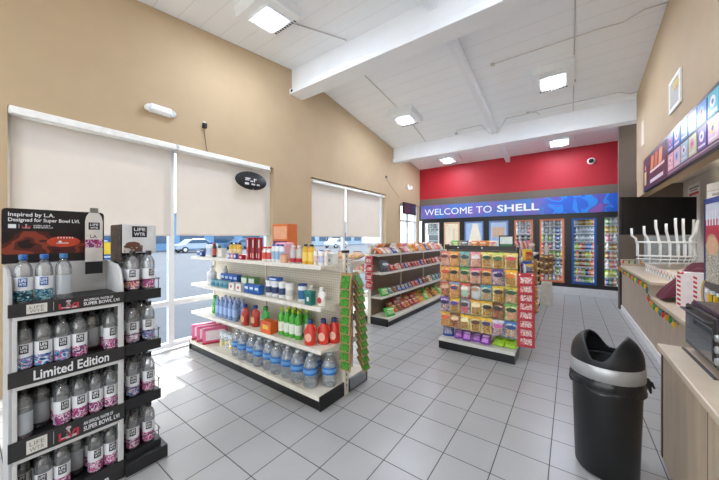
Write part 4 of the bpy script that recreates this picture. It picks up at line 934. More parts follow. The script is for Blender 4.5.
def gal():
    r, h_ = .069, .30; mb = MB()
    pr = [(r*.85, 0), (r, .015)]
    for k in range(6): pr += [(r*.965, .03+k*.016), (r, .038+k*.016)]
    pr += [(r, .19), (r*.93, .215), (r*.6, .262), (r*.3, .28), (r*.28, .288)]
    mb.lathe(pr, WATB, 18); o = mb.build('water_jug')
    c = MB(); c.lathe([(r*.32, .283), (r*.33, .286), (r*.33, .299), (r*.28, .3)], mat('dfe8f0', .4), 14); c.build('cap', o)
    c = MB(); c.lathe([(r*1.01, .115), (r*1.01, .135), (r*1.01, .165), (r*1.01, .182)], [mat('2f6fb8', .4), mat('6fa8dc', .4), mat('2f6fb8', .4)], 18, caps=False); c.build('label', o); return o
KGA = Kind(gal)
for i, x in enumerate((-3.20, -3.055, -2.905, -2.755, -2.605, -2.455, -2.305, -2.145, -1.985)): put(KGA, x, 1.93+(.0 if i % 2 else .015), T4, 'clear water jug with blue label, %s in the front rank of the bottom deck' % ORD[i], 'water jug')
for i, x in enumerate((-3.13, -2.98, -2.83, -2.53, -2.23, -2.07)): put(KGA, x, 2.085, T4, 'clear water jug with blue label, %s in the rear rank of the bottom deck' % ORD[i], 'water jug')
put(KGA, -1.85, 2.06, T4, 'clear water jug with blue label at the end post, bottom deck', 'water jug')

# ---------------------------------------------------------------- bags
def bag_build(name, w_, h_, t_, main, head=None, lab=None, win=None, hang=True, nx=7, nz=9):
    """pillow bag, base centre at origin, upright, front -y"""
    def b():
        mm = mat(main, .35, var=.12, scale=30) if isinstance(main, str) else main; wm = (art(win, 55, .4) if isinstance(win, (list, tuple)) else mat(win, .4, var=.3, scale=60)) if win else mm
        vs = []; fs = []; ms = []
        for s_ in (-1, 1):
            for i in range(nx+1):
                for j in range(nz+1):
                    u, v = i/nx*2-1, j/nz*2-1
                    bz = max(0, (1-abs(u)**2.6))**.6*max(0, 1-abs(v)**3)**.7*(1.15-.35*(v+1)/2)
                    ww = w_/2*(1-.05*(1-abs(v)**2))
                    vs.append((u*ww, s_*(t_/2*bz+.001), h_*(v+1)/2))
        q = (nx+1)*(nz+1)
        for s_ in (0, 1):
            for i in range(nx):
                for j in range(nz):
                    a = s_*q+i*(nz+1)+j; fs.append((a, a+1, a+nz+2, a+nz+1)); ms.append(wm if win and 1 <= i < nx-1 and 1 <= j < nz*.52 else mm)
        for i in range(nx):
            for j in (0, nz):
                a = i*(nz+1)+j; fs.append((a, a+nz+1, q+a+nz+1, q+a)); ms.append(mm)
        for j in range(nz):
            for i in (0, nx):
                a = i*(nz+1)+j; fs.append((a, a+1, q+a+1, q+a)); ms.append(mm)
        mb = MB(); mb.add(vs, fs, ms, True); o = mb.build(name)
        if head:
            c = MB(); hm = mat(head, .35); z0 = h_*.84
            c.box(-w_/2*1.01, w_/2*1.01, -t_*.26-.002, -t_*.2, z0, h_*1.0, hm)
            c.quad((-.012, -t_*.26-.003, h_*.93), (.012, -t_*.26-.003, h_*.93), (.012, -t_*.26-.003, h_*.955), (-.012, -t_*.26-.003, h_*.955), mat('3a3430', .5))
            c.build('header_card', o)
        if lab:
            c = MB(); c.disc((0, -t_*.53-.004, h_*.66), (1, 0, 0), (0, .4, 1), w_*.40, h_*.12, mat(lab, .4), 18); c.build('label', o)
        return o
    return b
def lay(kb, x, y, z, lab, group, rz=0, tilt=-1.35, cat='bag', sc=1.): return kb.put((x, y, z), rz, lab, cat, group, rx=tilt, sc=sc)
# bread packs on the far top shelf of the household gondola
BREAD = ['d8a878', 'e6c8a0', 'c98f60']
for i, x in enumerate((-2.18, -1.99, -1.80)):
    K = Kind(bag_build('bread_pack', .19, .24, .09, art(BREAD, 25), None, ('e2d4c0', 'd86a4a', 'efe4d4')[i]))
    K.put((x, 2.31+.02*i, T1+.055), .2, ('bread pack on the far side of the household top shelf, furthest from the end post', 'middle bread pack on the far side of the household top shelf', 'bread pack on the far side of the household top shelf, at the end post')[i], 'bread pack', GH, rx=-1.5, sc=.8)
# ---------------------------------------------------------------- green herb packets on the end post
def herb():
    mb = MB(); kr = mat('a8845c', .7, var=.12); mb.box(-.066, .066, -.004, .004, -.16, 0, kr); o = mb.build('herb_packet', None, .002)
    c = MB(); c.box(-.046, .046, -.0115, -.004, -.146, -.03, mat('3f8f2c', .35, var=.6, scale=45)); c.build('window', o)
    c = MB(); c.disc((0, -.0045, -.012), (1, 0, 0), (0, 0, 1), .008, .005, DGREY, 10); c.build('hang_hole', o); return o
KH = Kind(herb)
st = thing('hanging_strip', 'narrow strip holding green herb packets, hooked to the household gondola end post', 'clip strip', (-1.668, 2.130, 0))
mb = MB(); mb.box(-.014, .014, -.004, .004, .36, 1.26, LGREY); mb.build('strip', st); mb = MB(); mb.tube([(0, 0, 1.26), (0, 0, 1.30), (0, .05, 1.31)], .004, STEEL); mb.build('hook', st)
for i in range(10):
    KH.put((-1.668-.004*(i % 3), 2.103, 1.20-.082*i), -.06, 'green herb packet in kraft card, %s down the strip that faces the entrance' % ORD[i], 'herb packet', 'herb packets on the end post', rx=-.2)
st = thing('hanging_strip', 'second strip of herb packets seen edge-on, on the aisle face of the end post', 'clip strip', (-1.70, 2.215, 0))
mb = MB(); mb.box(-.004, .004, -.014, .014, .28, 1.24, LGREY); mb.build('strip', st); mb = MB(); mb.tube([(0, 0, 1.24), (0, 0, 1.28), (-.035, -.01, 1.29)], .004, STEEL); mb.build('hook', st)
for i in range(12):
    KH.put((-1.685+.004*i, 2.235+.003*i, 1.19-.072*i), PI/2+.12, 'edge-on herb packet, %s down the strip on the aisle face' % ORD[i], 'herb packet', 'herb packets on the end post', rx=-.5)
# ---------------------------------------------------------------- goods on the snack shelf by the door
GS = 'snacks on the brown-backed shelf'
SN = {'red': ('b82a34', 'efd9cf', ['d8a070', 'c43a30', 'f0d8b0']), 'blue': ('2f4fa8', 'e0c05a', ['3f6fc4', 'd8d0c0', '28408c']), 'green': ('52b848', 'd8e8a0', ['7fc85a', 'e8e8c8', '3f9038']), 'yellow': ('e6bf30', 'c0402c', ['e8a040', 'd86030', 'f0d890']),
      'orange': ('dd7a3a', 'f0dcb0', ['e8a060', 'c86030', 'f0c890']), 'white': ('e8e2da', 'd86a5a', ['e6d8c4', 'c88a5a', 'f0e8dc']), 'purple': ('7a4a9c', 'f0d0e0', ['c86aa8', '8a4aa0', 'e8c0dc']), 'brown': ('8a5a38', 'e0c090', ['a8703c', '6a4020', 'd0a060']), 'grey': ('5f6468', 'd8d8d4', ['7a8084', '44484c', 'b0b4b6']), 'pink': ('e08aa0', 'f4e0d8', ['e8a0b0', 'f0d0c8', 'd06a88']), 'teal': ('3a8a94', 'e8e0c0', ['c8a070', '4a9aa0', 'e0c8a0']), 'maroon': ('7c2030', 'e0c0a8', ['9a4030', '5a2020', 'c88a60'])}
SK = {}
def snack(c, w_=.15, h_=.2, t_=.05):
    k = (c, w_, h_, t_)
    if k not in SK: SK[k] = Kind(bag_build('snack_bag', w_, h_, t_, SN[c][0], None, SN[c][1], SN[c][2]))
    return SK[k]
# bags lean back in the shelves, fronts to the aisle (+x)
def snackrow(z, x, y0, y1, cols, where, w_, h_, tilt, t_=.05, skip=()):
    n = len(cols); st = (y1-y0)/n; w_ = min(w_, st*.93)
    for k, c in enumerate(cols):
        snack(c, w_, h_, t_).put((x+RND.uniform(-.008, .008), y0+st*(k+.5), z), PI/2+RND.uniform(-.06, .06), '%s snack bag, %s from shop front %s' % (c, ORD[k] if k < 12 else 'next to last', where), 'bag', GS, rx=tilt, rest=True, back=-2.865)
snackrow(1.222+.004, -2.80, 4.36, 5.7, ['orange', 'white', 'white', 'blue', 'white', 'brown', 'pink', 'white'], 'on the snack shelf top, near half', .16, .17, -.9, .06)
snackrow(1.222+.004, -2.80, 5.7, 7.6, ['yellow', 'orange', 'white', 'yellow', 'blue', 'orange', 'white', 'pink', 'orange', 'white'], 'on the snack shelf top, far half', .18, .19, -.6, .07)
for k, c in enumerate(['white', 'orange', 'brown', 'white', 'orange', 'pink', 'white', 'yellow', 'red', 'white', 'orange', 'white']):
    snack(c, .2, .2, .08).put((-3.015, 4.5+.258*k, 1.2235), -PI/2, '%s snack bag, %s from shop front on the window side of the snack shelf top' % (c, ORD[k]), 'bag', GS, rx=-.35, rest=True)
snackrow(.904, -2.72, 4.72, 6.1, ['red', 'red', 'white', 'red', 'blue', 'red', 'maroon', 'red', 'red'], 'on its upper middle shelf, near half', .15, .13, -.6)
snackrow(.904, -2.72, 6.1, 7.6, ['blue', 'red', 'maroon', 'brown', 'red', 'red', 'white', 'red', 'red'], 'on its upper middle shelf, far half', .16, .15, -.5)
snackrow(.479, -2.72, 4.68, 6.0, ['teal', 'brown', 'blue', 'blue', 'blue', 'blue', 'red', 'red'], 'on its lower middle shelf, near half', .16, .13, -.7)
snackrow(.479, -2.72, 6.0, 7.6, ['blue', 'maroon', 'brown', 'white', 'teal', 'teal', 'blue', 'grey'], 'on its lower middle shelf, far half', .18, .15, -.5)
snackrow(.134, -2.62, 4.72, 5.9, ['orange', 'brown', 'red', 'orange', 'red', 'red', 'orange'], 'on its bottom deck, near half', .19, .17, -.9, .06)
snackrow(.134, -2.62, 5.9, 7.6, ['yellow', 'green', 'yellow', 'brown', 'yellow', 'green', 'orange', 'green'], 'on its bottom deck, far half', .2, .17, -.75, .06)
snackrow(.134, -2.76, 4.7, 7.5, ['brown', 'red', 'white', 'orange', 'red', 'orange', 'yellow', 'green', 'yellow', 'brown', 'green', 'yellow'], 'in the rear rank of its bottom deck', .2, .2, -.45, .06)
K = Kind(bag_build('snack_bag', .2, .21, .09, '52585e', None, 'c9ced2', ['7a8288', '3c4247', 'a8b0b6']))
K.put((-2.735, 4.53, .902), PI/2-.3, 'big grey bag at the near corner of the upper middle snack shelf', 'bag', GS, rx=-.12, rest=True)
K = Kind(bag_build('snack_bag', .22, .15, .08, '49c24e', None, 'd8f0b0', ['5fd060', 'e0f0c0', '38a040']))
K.put((-2.70, 4.50, .477), PI/2-.2, 'bright green bag at the near corner of the lower middle snack shelf', 'bag', GS, rx=-.55, rest=True); K.put((-2.57, 4.50, .132), PI/2-.2, 'bright green bag at the near corner of the snack shelf bottom deck', 'bag', GS, rx=-.6, sc=1.1, rest=True)
# red jars and hanging red packs on the near end of the snack shelf
t_ = thing('end_bracket_shelf', 'small white bracket shelf of red jars on the near end of the snack shelf', 'shelf', (-2.97, 4.26, .94))
mb = MB(); mb.box(-.28, .03, -.13, .0, -.02, 0, OFFW); mb.build('tray', t_); mb = MB(); mb.box(-.28, .03, -.135, -.13, -.022, .02, OFFW); mb.build('rail', t_)
K = Kind(jar('jar', .042, .15, 'd8503c', 'e8d8c8', 'f0c8b0', .8, .8))
for i, x in enumerate((-3.19, -3.09, -2.99)): K.put((x, 4.195, .9405), 0, 'red jar with pale cap, %s of three on the small end bracket' % ORD[i], 'jar', 'red jars')
def redpack():
    mb = MB(); rm = mat('b61f30', .4); mb.box(-.075, .075, -.006, .006, -.13, 0, rm); o = mb.build('hanging_pack', None, .003)
    c = MB(); c.box(-.05, .05, -.012, -.006, -.105, -.045, art(['e8d8d0', 'c02a38', 'efe6de', '9a1826'], 40)); c.build('window', o)
    c = MB()
    for x in (-.055, .055): c.disc((x, -.0065, -.02), (1, 0, 0), (0, 0, 1), .008, .008, LABW, 10)
    c.build('white_dots', o); return o
KR = Kind(redpack)
st = thing('hanging_strip', 'clip strip of red packs on the near end of the snack shelf', 'clip strip', (-2.845, 4.225, 0)); mb = MB(); mb.box(-.012, .012, -.003, .003, .6, 1.26, LGREY); mb.build('strip', st); mb = MB(); mb.tube([(0, 0, 1.26), (0, .03, 1.29), (0, .05, 1.27)], .004, STEEL); mb.build('hook', st)
for i in range(4): KR.put((-2.845+.006*(i % 2), 4.205, 1.2-.145*i), .05, 'red hanging pack, %s down the strip on the snack shelf end' % ORD[i], 'hanging pack', 'red packs on clip strips', rx=-.1)

# ---------------------------------------------------------------- peg-hook end display and its gondola
EX0, EX1, EY = -1.475, -.535, 4.24
ec = thing('end_display', 'black-based end display of peg-hung snack bags facing the entrance', 'display stand', ((EX0+EX1)/2, EY, 0))
hw = (EX1-EX0)/2
mb = MB(); mb.box(-hw, hw, 0, .02, .1, 1.38, PEGM); mb.build('back_panel', ec)
for x in (-hw, hw-.02):
    mb = MB(); mb.box(x, x+.02, -.012, .03, 0, 1.40, mat('2b2b2d', .4)); mb.build('upright', ec)
mb = MB(); mb.box(-hw, hw, -.335, -.0, .115, .14, mat('c9c6bf', .45)); dk = mb.build('base_deck', ec)
mb = MB(); mb.box(-hw, hw, -.338, -.315, 0, .115, KICK); mb.box(-hw, -hw+.02, -.315, 0, 0, .115, KICK); mb.box(hw-.02, hw, -.315, 0, 0, .115, KICK); mb.build('kick_plate', dk)
mb = MB(); mb.box(-hw, hw, -.342, -.336, .105, .148, mat('d8d5cc', .4)); mb.build('price_rail', dk)
mb = MB(); mb.box(-hw+.03, hw-.01, -.18, -.001, 1.365, 1.372, mat('2c2a28', .4)); mb.box(-hw+.03, hw-.01, -.186, -.18, 1.36, 1.415, mat('1c1b1a', .4)); mb.box(-hw+.03, -hw+.035, -.18, 0, 1.36, 1.43, mat('1c1b1a', .4))
tr = mb.build('top_tray', ec)
mb = MB()
for x in (-.25, .06): mb.disc((x, -.187, 1.388), (1, 0, 0), (0, 0, 1), .012, .01, LABW, 10)
mb.build('price_dot', tr)
PC = [['pink', 'orange', 'teal', 'pink', 'yellow', 'yellow', 'yellow'], ['orange', 'orange', 'green', 'pink', 'orange', 'purple', 'yellow'], ['brown', 'orange', 'red', 'white', 'teal', 'yellow', 'green'], ['purple', 'yellow', 'grey', 'yellow', 'yellow', 'brown', 'green'], ['orange', 'brown', 'yellow', 'yellow', 'yellow', 'purple', 'blue']]
HEADC = [['e88a7a', 'eaa04a', '6fb0b0', 'e890a0', 'e8dc6a', 'c8d860', 'f0d870'], ['e8a03a', 'eeb448', '4fa84a', 'e86a8a', 'e87a50', '6a50a0', 'f0b830'], ['c85a3a', '8fa0c8', 'd85a4a', '6a4a38', '4f9aa8', 'e8c83a', 'e6d850'], ['8a60b0', 'f0c030', '8a9098', 'f0a828', 'f0c430', '6a4a30', '6fb048'], ['f0c050', '7a5030', 'f4c62a', 'f0b42a', 'f2cc3a', 'f0e8f0', '3f78b8']]
LABC = [['6a3a2a', '5a3020', '2a4a50', 'f0e0e0', '2f5030', '3a6030', 'c84a4a'], ['c8502a', '2a2a2a', '1f4a28', '2f2a3a', '3a2a20', '2a2050', 'd8742a'], ['e0b090', '5a3a6a', 'f0e8d8', 'b08a70', '203a40', '3a3020', '2f4a28'], ['3a2a5a', '5a3a9a', '3a3a40', 'f6e2b0', '1f1f1f', '28201a', '1f3a1f'], ['d8602a', 'e8c8a0', 'f8e8b0', '5a2f18', '3a2a60', 'c85aa0', '1f3f7a']]
WINC = {'pink': ['d8a080', 'e8b8a0', 'b87858', 'f0d0b8'], 'orange': ['d89850', 'e8b070', 'b8743a', 'f0cc98'], 'teal': ['c8a880', 'b08a5a', 'e0c8a0'], 'yellow': ['9a6a40', 'd8a850', '6a4028', 'e8cc90'], 'green': ['d8a078', 'c88a60', 'e8c8b0'], 'purple': ['5a4a48', 'a88a70', 'e0d0c8', 'c87a90'], 'brown': ['c07850', '8a4a30', 'd8a880'], 'red': ['b8d8b8', '9ac8a8', 'd8e8d0'], 'white': ['d8dcd8', 'c8d0cc', 'ece8e0'], 'grey': ['d87a80', 'c85a68', 'e8a8a8'], 'blue': ['c8a888', 'b08a6a', 'e8d8c0']}
PEGC = {'pink': ['e8b4a4', 'f0d0c4', 'dc8c84'], 'yellow': ['ead080', 'f2e4b0', 'd8a848'], 'orange': ['e6a860', 'f2cc94', 'd8843c'], 'teal': ['8fb8b4', 'd8d8c0', '5f9498'], 'green': ['c8d08a', 'e6dca8', '7aa04c'], 'purple': ['8a76a8', 'd8c8d8', '5f4a80'], 'brown': ['b88a64', 'd8b48c', '8a5c40'], 'red': ['d89084', 'e8d8cc', 'c0584c'], 'white': ['dcdcd4', 'f0eee6', 'b8bcb4'], 'grey': ['a0a4a8', 'd8c8c8', '70747c'], 'blue': ['6f98c4', 'd0d8d8', '3f68a0']}
GP = 'snack bags on the peg display'
for r in range(5):
    for c in range(7):
        n = PC[r][c]; w_ = .134 if c < 6 else .15; h_ = .2035
        x = EX0+.055+.1365*c+(.012 if c == 6 else 0); z = 1.335-.212*r-h_
        K = Kind(bag_build('peg_bag', w_, h_, .05, art(PEGC[n], 16, .35), HEADC[r][c], LABC[r][c], WINC[n]))
        o = K.put((x, EY-.235+RND.uniform(-.03, .01), z), RND.uniform(-.26, .26), '%s snack bag, %s from the window side in the %s peg row down' % (n, ORD[c], ORD[r]), 'bag', GP, rx=RND.uniform(-.09, .04))
for r in range(5):
    for c in range(7):
        x = (EX0+.055+.1365*c+(.012 if c == 6 else 0))-ec.location.x
        mb = MB(); mb.tube([(x, 0, 1.335-.212*r+.0035), (x, -.255, 1.335-.212*r+.0035), (x, -.262, 1.335-.212*r+.006)], .0028, STEEL, 5); mb.build('peg_hook', ec)
# bags lying on the base
snack('blue', .15, .2, .06).put((EX0+.09, EY-.2, .143), .3, 'blue and green bag on the display base at the window end', 'bag', GP, rx=-.55, rest=True)
def lilac():
    return bag_build('snack_bag', .112, .15, .05, '8a3fb0', None, 'e4cdf0', ['a85ac8', 'd8a0e0', '6a2a90'])()
K = Kind(lilac)
for i in range(4): K.put((EX0+.245+.112*i, EY-.235-.03*(i % 2), .143+.004*(i % 2)), .25-.12*i, 'purple bag lying on the display base, %s along' % ORD[i], 'bag', GP, rx=-1.0+.2*(i % 2), rest=True)
def limeb():
    return bag_build('snack_bag', .14, .14, .05, 'a6d62a', None, '5a9a24', ['b8e040', '8ac828', 'd8f070'])()
K = Kind(limeb)
for i in range(2): K.put((EX0+.725+.15*i, EY-.22, .143), -.2+.3*i, 'lime green bag lying on the display base, %s' % ('beside the purple bags', 'at the aisle corner')[i], 'bag', GP, rx=-1.0, rest=True)
# small packets in the top tray, with a little framed sign
TP = ['white', 'green', 'pink', 'grey', 'white', 'orange', 'white', 'orange', 'yellow', 'white']
for i, n in enumerate(TP):
    snack(n, .1, .12, .03).put((EX0+.105+.061*i, EY-.055-.085*(i % 2), 1.3735), RND.uniform(-.3, .3), '%s small packet, %s along the black tray on top of the peg display' % (n, ORD[i]), 'packet', 'packets in the top tray', rx=-.45, rest=True)
t_ = thing('counter_sign', 'small green and white framed sign on top of the peg display', 'sign', (-.665, EY-.12, 1.3725), .1)
mb = MB(); 
for a, b, c, d in ((-.085, .085, 0, .015), (-.085, .085, .165, .18), (-.085, -.072, .015, .165), (.072, .085, .015, .165)): mb.box(a, b, -.008, .004, c, d, BLACK)
mb.build('frame', t_); mb = MB(); mb.box(-.072, .072, -.004, 0, .015, .07, mat('2f7a46', .5)); mb.box(-.072, .072, -.004, 0, .07, .165, mat('dfe6df', .5)); mb.build('panel', t_)
mb = MB(); mb.box(-.03, .03, .004, .05, 0, .008, BLACK); mb.build('foot', t_)
# red packs on the aisle corner
st = thing('hanging_strip', 'clip strip of red packs on the aisle corner of the peg display', 'clip strip', (-.445, 4.02, 0)); mb = MB(); mb.box(-.012, .012, -.003, .003, .33, 1.2, LGREY); mb.build('strip', st); mb = MB(); mb.tube([(0, 0, 1.2), (-.03, .03, 1.21), (-.085, .12, 1.21), (-.095, .205, 1.21)], .004, STEEL); mb.build('hook', st)
for i in range(8): KR.put((-.43, 3.985, 1.10-.104*i), .2, 'red hanging pack, %s down the strip on the peg display corner' % ORD[i], 'hanging pack', 'red packs on clip strips', rx=-.22, sc=1.2)
# gondola behind the display
g3 = thing('gondola_shelf', 'cream shelf unit of snacks behind the peg display, along the counter aisle', 'shelving', (-.97, 4.30, 0), PI/2)
gondola(g3, 3, 1.12, [(.48, .385), (.86, .385), (1.2, .385)], True, True, .42, 1.30, True)
G3 = 'snacks on the aisle side behind the peg display'
for z, x, h_, tl, nm in ((1.2, -.645, .27, -.12, 'top shelf'), (.86, -.66, .2, -.4, 'second shelf'), (.48, -.66, .2, -.4, 'third shelf'), (.13, -.64, .2, -.5, 'bottom deck')):
    for k in range(12):
        c = RND.choice(['red', 'maroon', 'white', 'orange', 'yellow', 'pink', 'teal', 'brown'] if z > 1 else ['maroon', 'red', 'brown', 'pink', 'grey', 'orange'])
        if z > 1 and k < 4: c = ['teal', 'red', 'white', 'red'][k]
        snack(c, .2, h_, .07).put((x+RND.uniform(-.01, .01), 4.45+.265*k, z+.004), PI/2+RND.uniform(-.2, .2), '%s snack bag, %s from the peg display on the %s of the aisle side' % (c, ORD[k], nm), 'bag', G3, rx=tl, rest=True)
# bags clipped beside the aisle corner, above the red packs
strip = thing('hanging_strip', 'short clip strip of mixed bags at the aisle corner above the red packs', 'clip strip', (-.525, 4.275, 0)); mb = MB(); mb.box(-.004, .004, -.008, .008, 1.05, 1.4, LGREY); mb.build('strip', strip); mb = MB(); mb.tube([(0, 0, 1.4), (-.03, .03, 1.42), (-.08, .03, 1.42)], .004, STEEL); mb.build('hook', strip)
for c, y, z, lab in (('yellow', 4.18, 1.235, 'yellow bag clipped high at the aisle corner, entrance side'), ('teal', 4.37, 1.235, 'teal bag clipped high at the aisle corner, farther along the aisle'), ('blue', 4.18, 1.085, 'blue bag clipped under the yellow one at the aisle corner'), ('white', 4.37, 1.085, 'white bag clipped under the teal one at the aisle corner')):
    k = ('hang', c)
    SK[k] = Kind(bag_build('hanging_bag', .15, .145, .05, SN[c][0], None, SN[c][1], SN[c][2]))
    SK[k].put((-.435, y, z), .9, lab, 'bag', G3)
# hanging yellow and brown bags on strips along the aisle
def strip_of(label, x, y, z0, z1): 
    s = thing('hanging_strip', label, 'clip strip', (x, y, 0)); q = MB(); q.box(-.003, .003, -.012, .012, z0, z1, LGREY); q.build('strip', s); q = MB(); q.tube([(0, 0, z1), (0, 0, z1+.03), (-.06, 0, z1+.04)], .004, STEEL); q.build('hook', s)
strip_of('strip of golden bags on the aisle side, behind the red packs', -.535, 5.55, .33, 1.2)
KY = Kind(bag_build('hanging_bag', .2, .11, .08, 'b8863a', None, 'e8cf8a', ['c8983a', '8a5a24', 'e0c070']))
for i in range(8): KY.put((-.47, 5.55+.02*(i % 2), 1.06-.113*i), PI/2-.25, 'golden bag, %s down the strip behind the red packs' % ORD[i], 'bag', 'golden bags on a strip')
fs = thing('floor_stand', 'white-based stand of hanging brown nut bags at the far end of the aisle', 'display stand', (-.44, 7.95, 0))
mb = MB(); mb.box(-.1, .1, -.15, .15, 0, .5, mat('dcd6c8', .5)); mb.build('base', fs, .01); mb = MB(); mb.box(-.02, .02, -.02, .02, .55, 1.3, LGREY); mb.build('pole', fs)
mb = MB(); mb.box(-.05, .05, -.012, .012, 1.2, 1.33, mat('c9b89a', .5)); mb.build('header', fs)
mb = MB()
for z in (.85, 1.0, 1.15): mb.tube([(-.1, -.02, z), (.1, -.02, z)], .006, STEEL, 6)
for z in (.85, 1.0, 1.15): mb.tube([(-.02, -.16, z), (-.02, .16, z)], .006, STEEL, 6)
mb.build('hook_bar', fs)
KN = Kind(bag_build('hanging_bag', .088, .148, .055, '8a6038', None, 'd8b070', ['9a6a38', '5a3818', 'c89a60']))
for r in range(3):
    for i in range(3): KN.put((-.53+.088*i, 7.89+.01*(i % 2), .70+.15*r-.02*(i % 2)), RND.uniform(-.2, .2), 'brown nut bag, %s along the %s rail of the floor stand, entrance face' % (ORD[i], ORD[2-r]), 'bag', 'nut bags on the floor stand', rx=-.1)
    for i in range(3): KN.put((-.33, 7.985+.095*i, .70+.15*r), PI/2+RND.uniform(-.2, .2), 'brown nut bag, %s along the %s rail of the floor stand, aisle face' % (ORD[i], ORD[2-r]), 'bag', 'nut bags on the floor stand', rx=-.1)
# ---------------------------------------------------------------- waste bin
BINP = mat('161719', .42, var=.18, scale=9., bump=.15, name='bin_plastic'); BND = mat('b9babb', .35, .55, var=.06, name='bin_band')
wb = thing('waste_bin', 'round black waste bin with silver band and open scooped dome lid', 'bin', (.192, 2.526, 0))
mb = MB(); mb.lathe([(.158, 0), (.165, .012), (.183, .60), (.183, .622)], BINP, 40); mb.build('body', wb)
mb = MB(); mb.lathe([(.187, .622), (.194, .627), (.194, .705), (.188, .712)], BND, 40, caps=False); mb.build('band', wb)
# dome with a scoop cut across it: two horns left standing
mb = MB(); n = 72; rows = 22; vs = []; fs = []; cut = []
ax = math.radians(-16)
def dome(z): return .189*max(0, 1-((z-.712)/.205)**2.6)**.55
for i in range(rows+1):
    z = .712+.176*i/rows
    for k in range(n):
        a = 2*PI*k/n; r = dome(z); x, y = r*math.cos(a), r*math.sin(a); s_ = abs(x*math.cos(ax)+y*math.sin(ax))
        lim = .748+.55*max(0, s_-.03)**.55*.45+max(0, s_-.045)*1.4
        cut.append(z > lim+.003); vs.append((x, y, min(z, lim)))
for i in range(rows):
    for k in range(n):
        q = (i*n+k, i*n+(k+1) % n, (i+1)*n+(k+1) % n, (i+1)*n+k)
        if not all(cut[w] for w in q): fs.append(q)
used = sorted({w for f in fs for w in f}); ix = {w: j for j, w in enumerate(used)}
mb.add([vs[w] for w in used], [tuple(ix[w] for w in f) for f in fs], BINP, True); lid = mb.build('dome_lid', wb)
sol = lid.modifiers.new('thick', 'SOLIDIFY'); sol.thickness = .014; sol.offset = -1
mb = MB(); mb.lathe([(.0, .66), (.12, .665), (.176, .70)], mat('0c0c0d', .7), 30, caps=False); mb.build('inner_rim', wb)
mb = MB(); R2 = random.Random(4); n = 60; vs = []; fs = []
BAG = mat('1a1b1d', .22, var=.3, scale=25., bump=.5, name='bin_liner')
for j in range(7):
    for k in range(n):
        a = 2*PI*k/n; r = .186+.003*j*(1 if j < 4 else .6)+R2.uniform(-.002, .005); z = .626-.012*j+.012*math.sin(5*a+1)*(j/6)+R2.uniform(-.003, .003); vs.append((r*math.cos(a), r*math.sin(a), z))
for j in range(6):
    for k in range(n): fs.append((j*n+k, j*n+(k+1) % n, (j+1)*n+(k+1) % n, (j+1)*n+k))
mb.add(vs, fs, BAG, True); mb.build('liner_skirt', wb)
mb = MB(); a = math.radians(36-12)
for q in range(5):
    th = q*1.25; pts = [(.194*math.cos(a), .194*math.sin(a), .61), (.212*math.cos(a)+.01*math.cos(th), .212*math.sin(a)+.01*math.sin(th), .6), (.232*math.cos(a)+.018*math.cos(th), .232*math.sin(a)+.018*math.sin(th), .58+.012*math.sin(th)), (.238*math.cos(a)+.03*math.cos(th), .238*math.sin(a)+.028*math.sin(th), .55+.026*math.sin(th))]
    mb.tube(pts, [.007, .011, .014, .005], BAG, 7)
mb.build('liner_knot', wb)

# ---------------------------------------------------------------- counters
LAM = mat('b8a792', .5, var=.1, scale=5., stretch=(3., 3., .5), name='counter_laminate'); TOP = mat('d6c5ae', .35, var=.04, scale=8., name='counter_top')
CX = .87
ct = thing('service_counter', 'long beige laminate service counter with raised far section by the brown partition', 'counter', (CX, 5.6, 0))
ox, oy = CX, 5.6
def lb(mb, x0, x1, y0, y1, z0, z1, m_): mb.box(x0-ox, x1-ox, y0-oy, y1-oy, z0, z1, m_)
mb = MB(); lb(mb, CX+.02, XR-.03, 5.40, 8.275, .0, .895, LAM); mb.build('raised_body', ct)
mb = MB(); lb(mb, CX+.02, XR-.03, 2.95, 5.40, .0, .70, LAM); mb.build('low_body', ct)
mb = MB(); lb(mb, CX-.01, XR-.025, 5.385, 8.275, .895, .935, TOP); mb.build('raised_top', ct, .006)
mb = MB(); lb(mb, CX-.01, XR-.025, 2.95, 5.384, .70, .742, TOP); mb.build('low_top', ct, .006)
mb = MB(); lb(mb, CX, XR-.03, 8.20, 8.275, .936, 1.07, TOP); mb.build('back_ledge', ct, .004)
mb = MB(); lb(mb, CX+.005, CX+.02, 2.95, 8.275, 0, .10, WHITE); mb.build('baseboard', ct)
mb = MB(); lb(mb, CX-.02, CX+.012, 8.24, 8.275, .1, 1.0, mat('3c342e', .5)); mb.build('corner_trim', ct)
cb = thing('counter_cabinet', 'light beige topped wood-look cabinet in the corner of the view, holding the toaster oven', 'cabinet', (.512, 1.6, 0))
LAM2 = mat('bba890', .5, var=.14, scale=4., stretch=(3., 3., .35), name='cabinet_laminate')
mb = MB(); mb.box(.0, .66, -1.2, 1.25, .02, .745, LAM2); mb.build('body', cb)
mb = MB(); mb.box(-.004, .0, 1.215, 1.252, .02, .745, mat('4a3a2c', .5)); mb.build('edge_trim', cb)
mb = MB(); mb.box(-.02, .68, -1.22, 1.27, .745, .785, TOP); mb.build('top', cb, .006)
mb = MB()
for y in (-.4, .42): mb.box(-.0015, 0, y-.0015, y+.0015, .03, .74, mat('6a5a4a', .6))
mb.build('panel_seam', cb)
mb = MB(); mb.box(.02, .64, -1.18, 1.23, 0, .02, BLACK); mb.build('plinth', cb)
t_ = thing('napkin_stack', 'stack of folded white napkins on the cabinet beside the toaster oven', 'napkins', (.66, 1.98, .7855), .2)
mb = MB()
for k in range(6): mb.box(-.08+.002*(k % 2), .08+.002*(k % 2), -.08, .08, k*.006, k*.006+.005, WHITE)
mb.build('sheets', t_, .001)
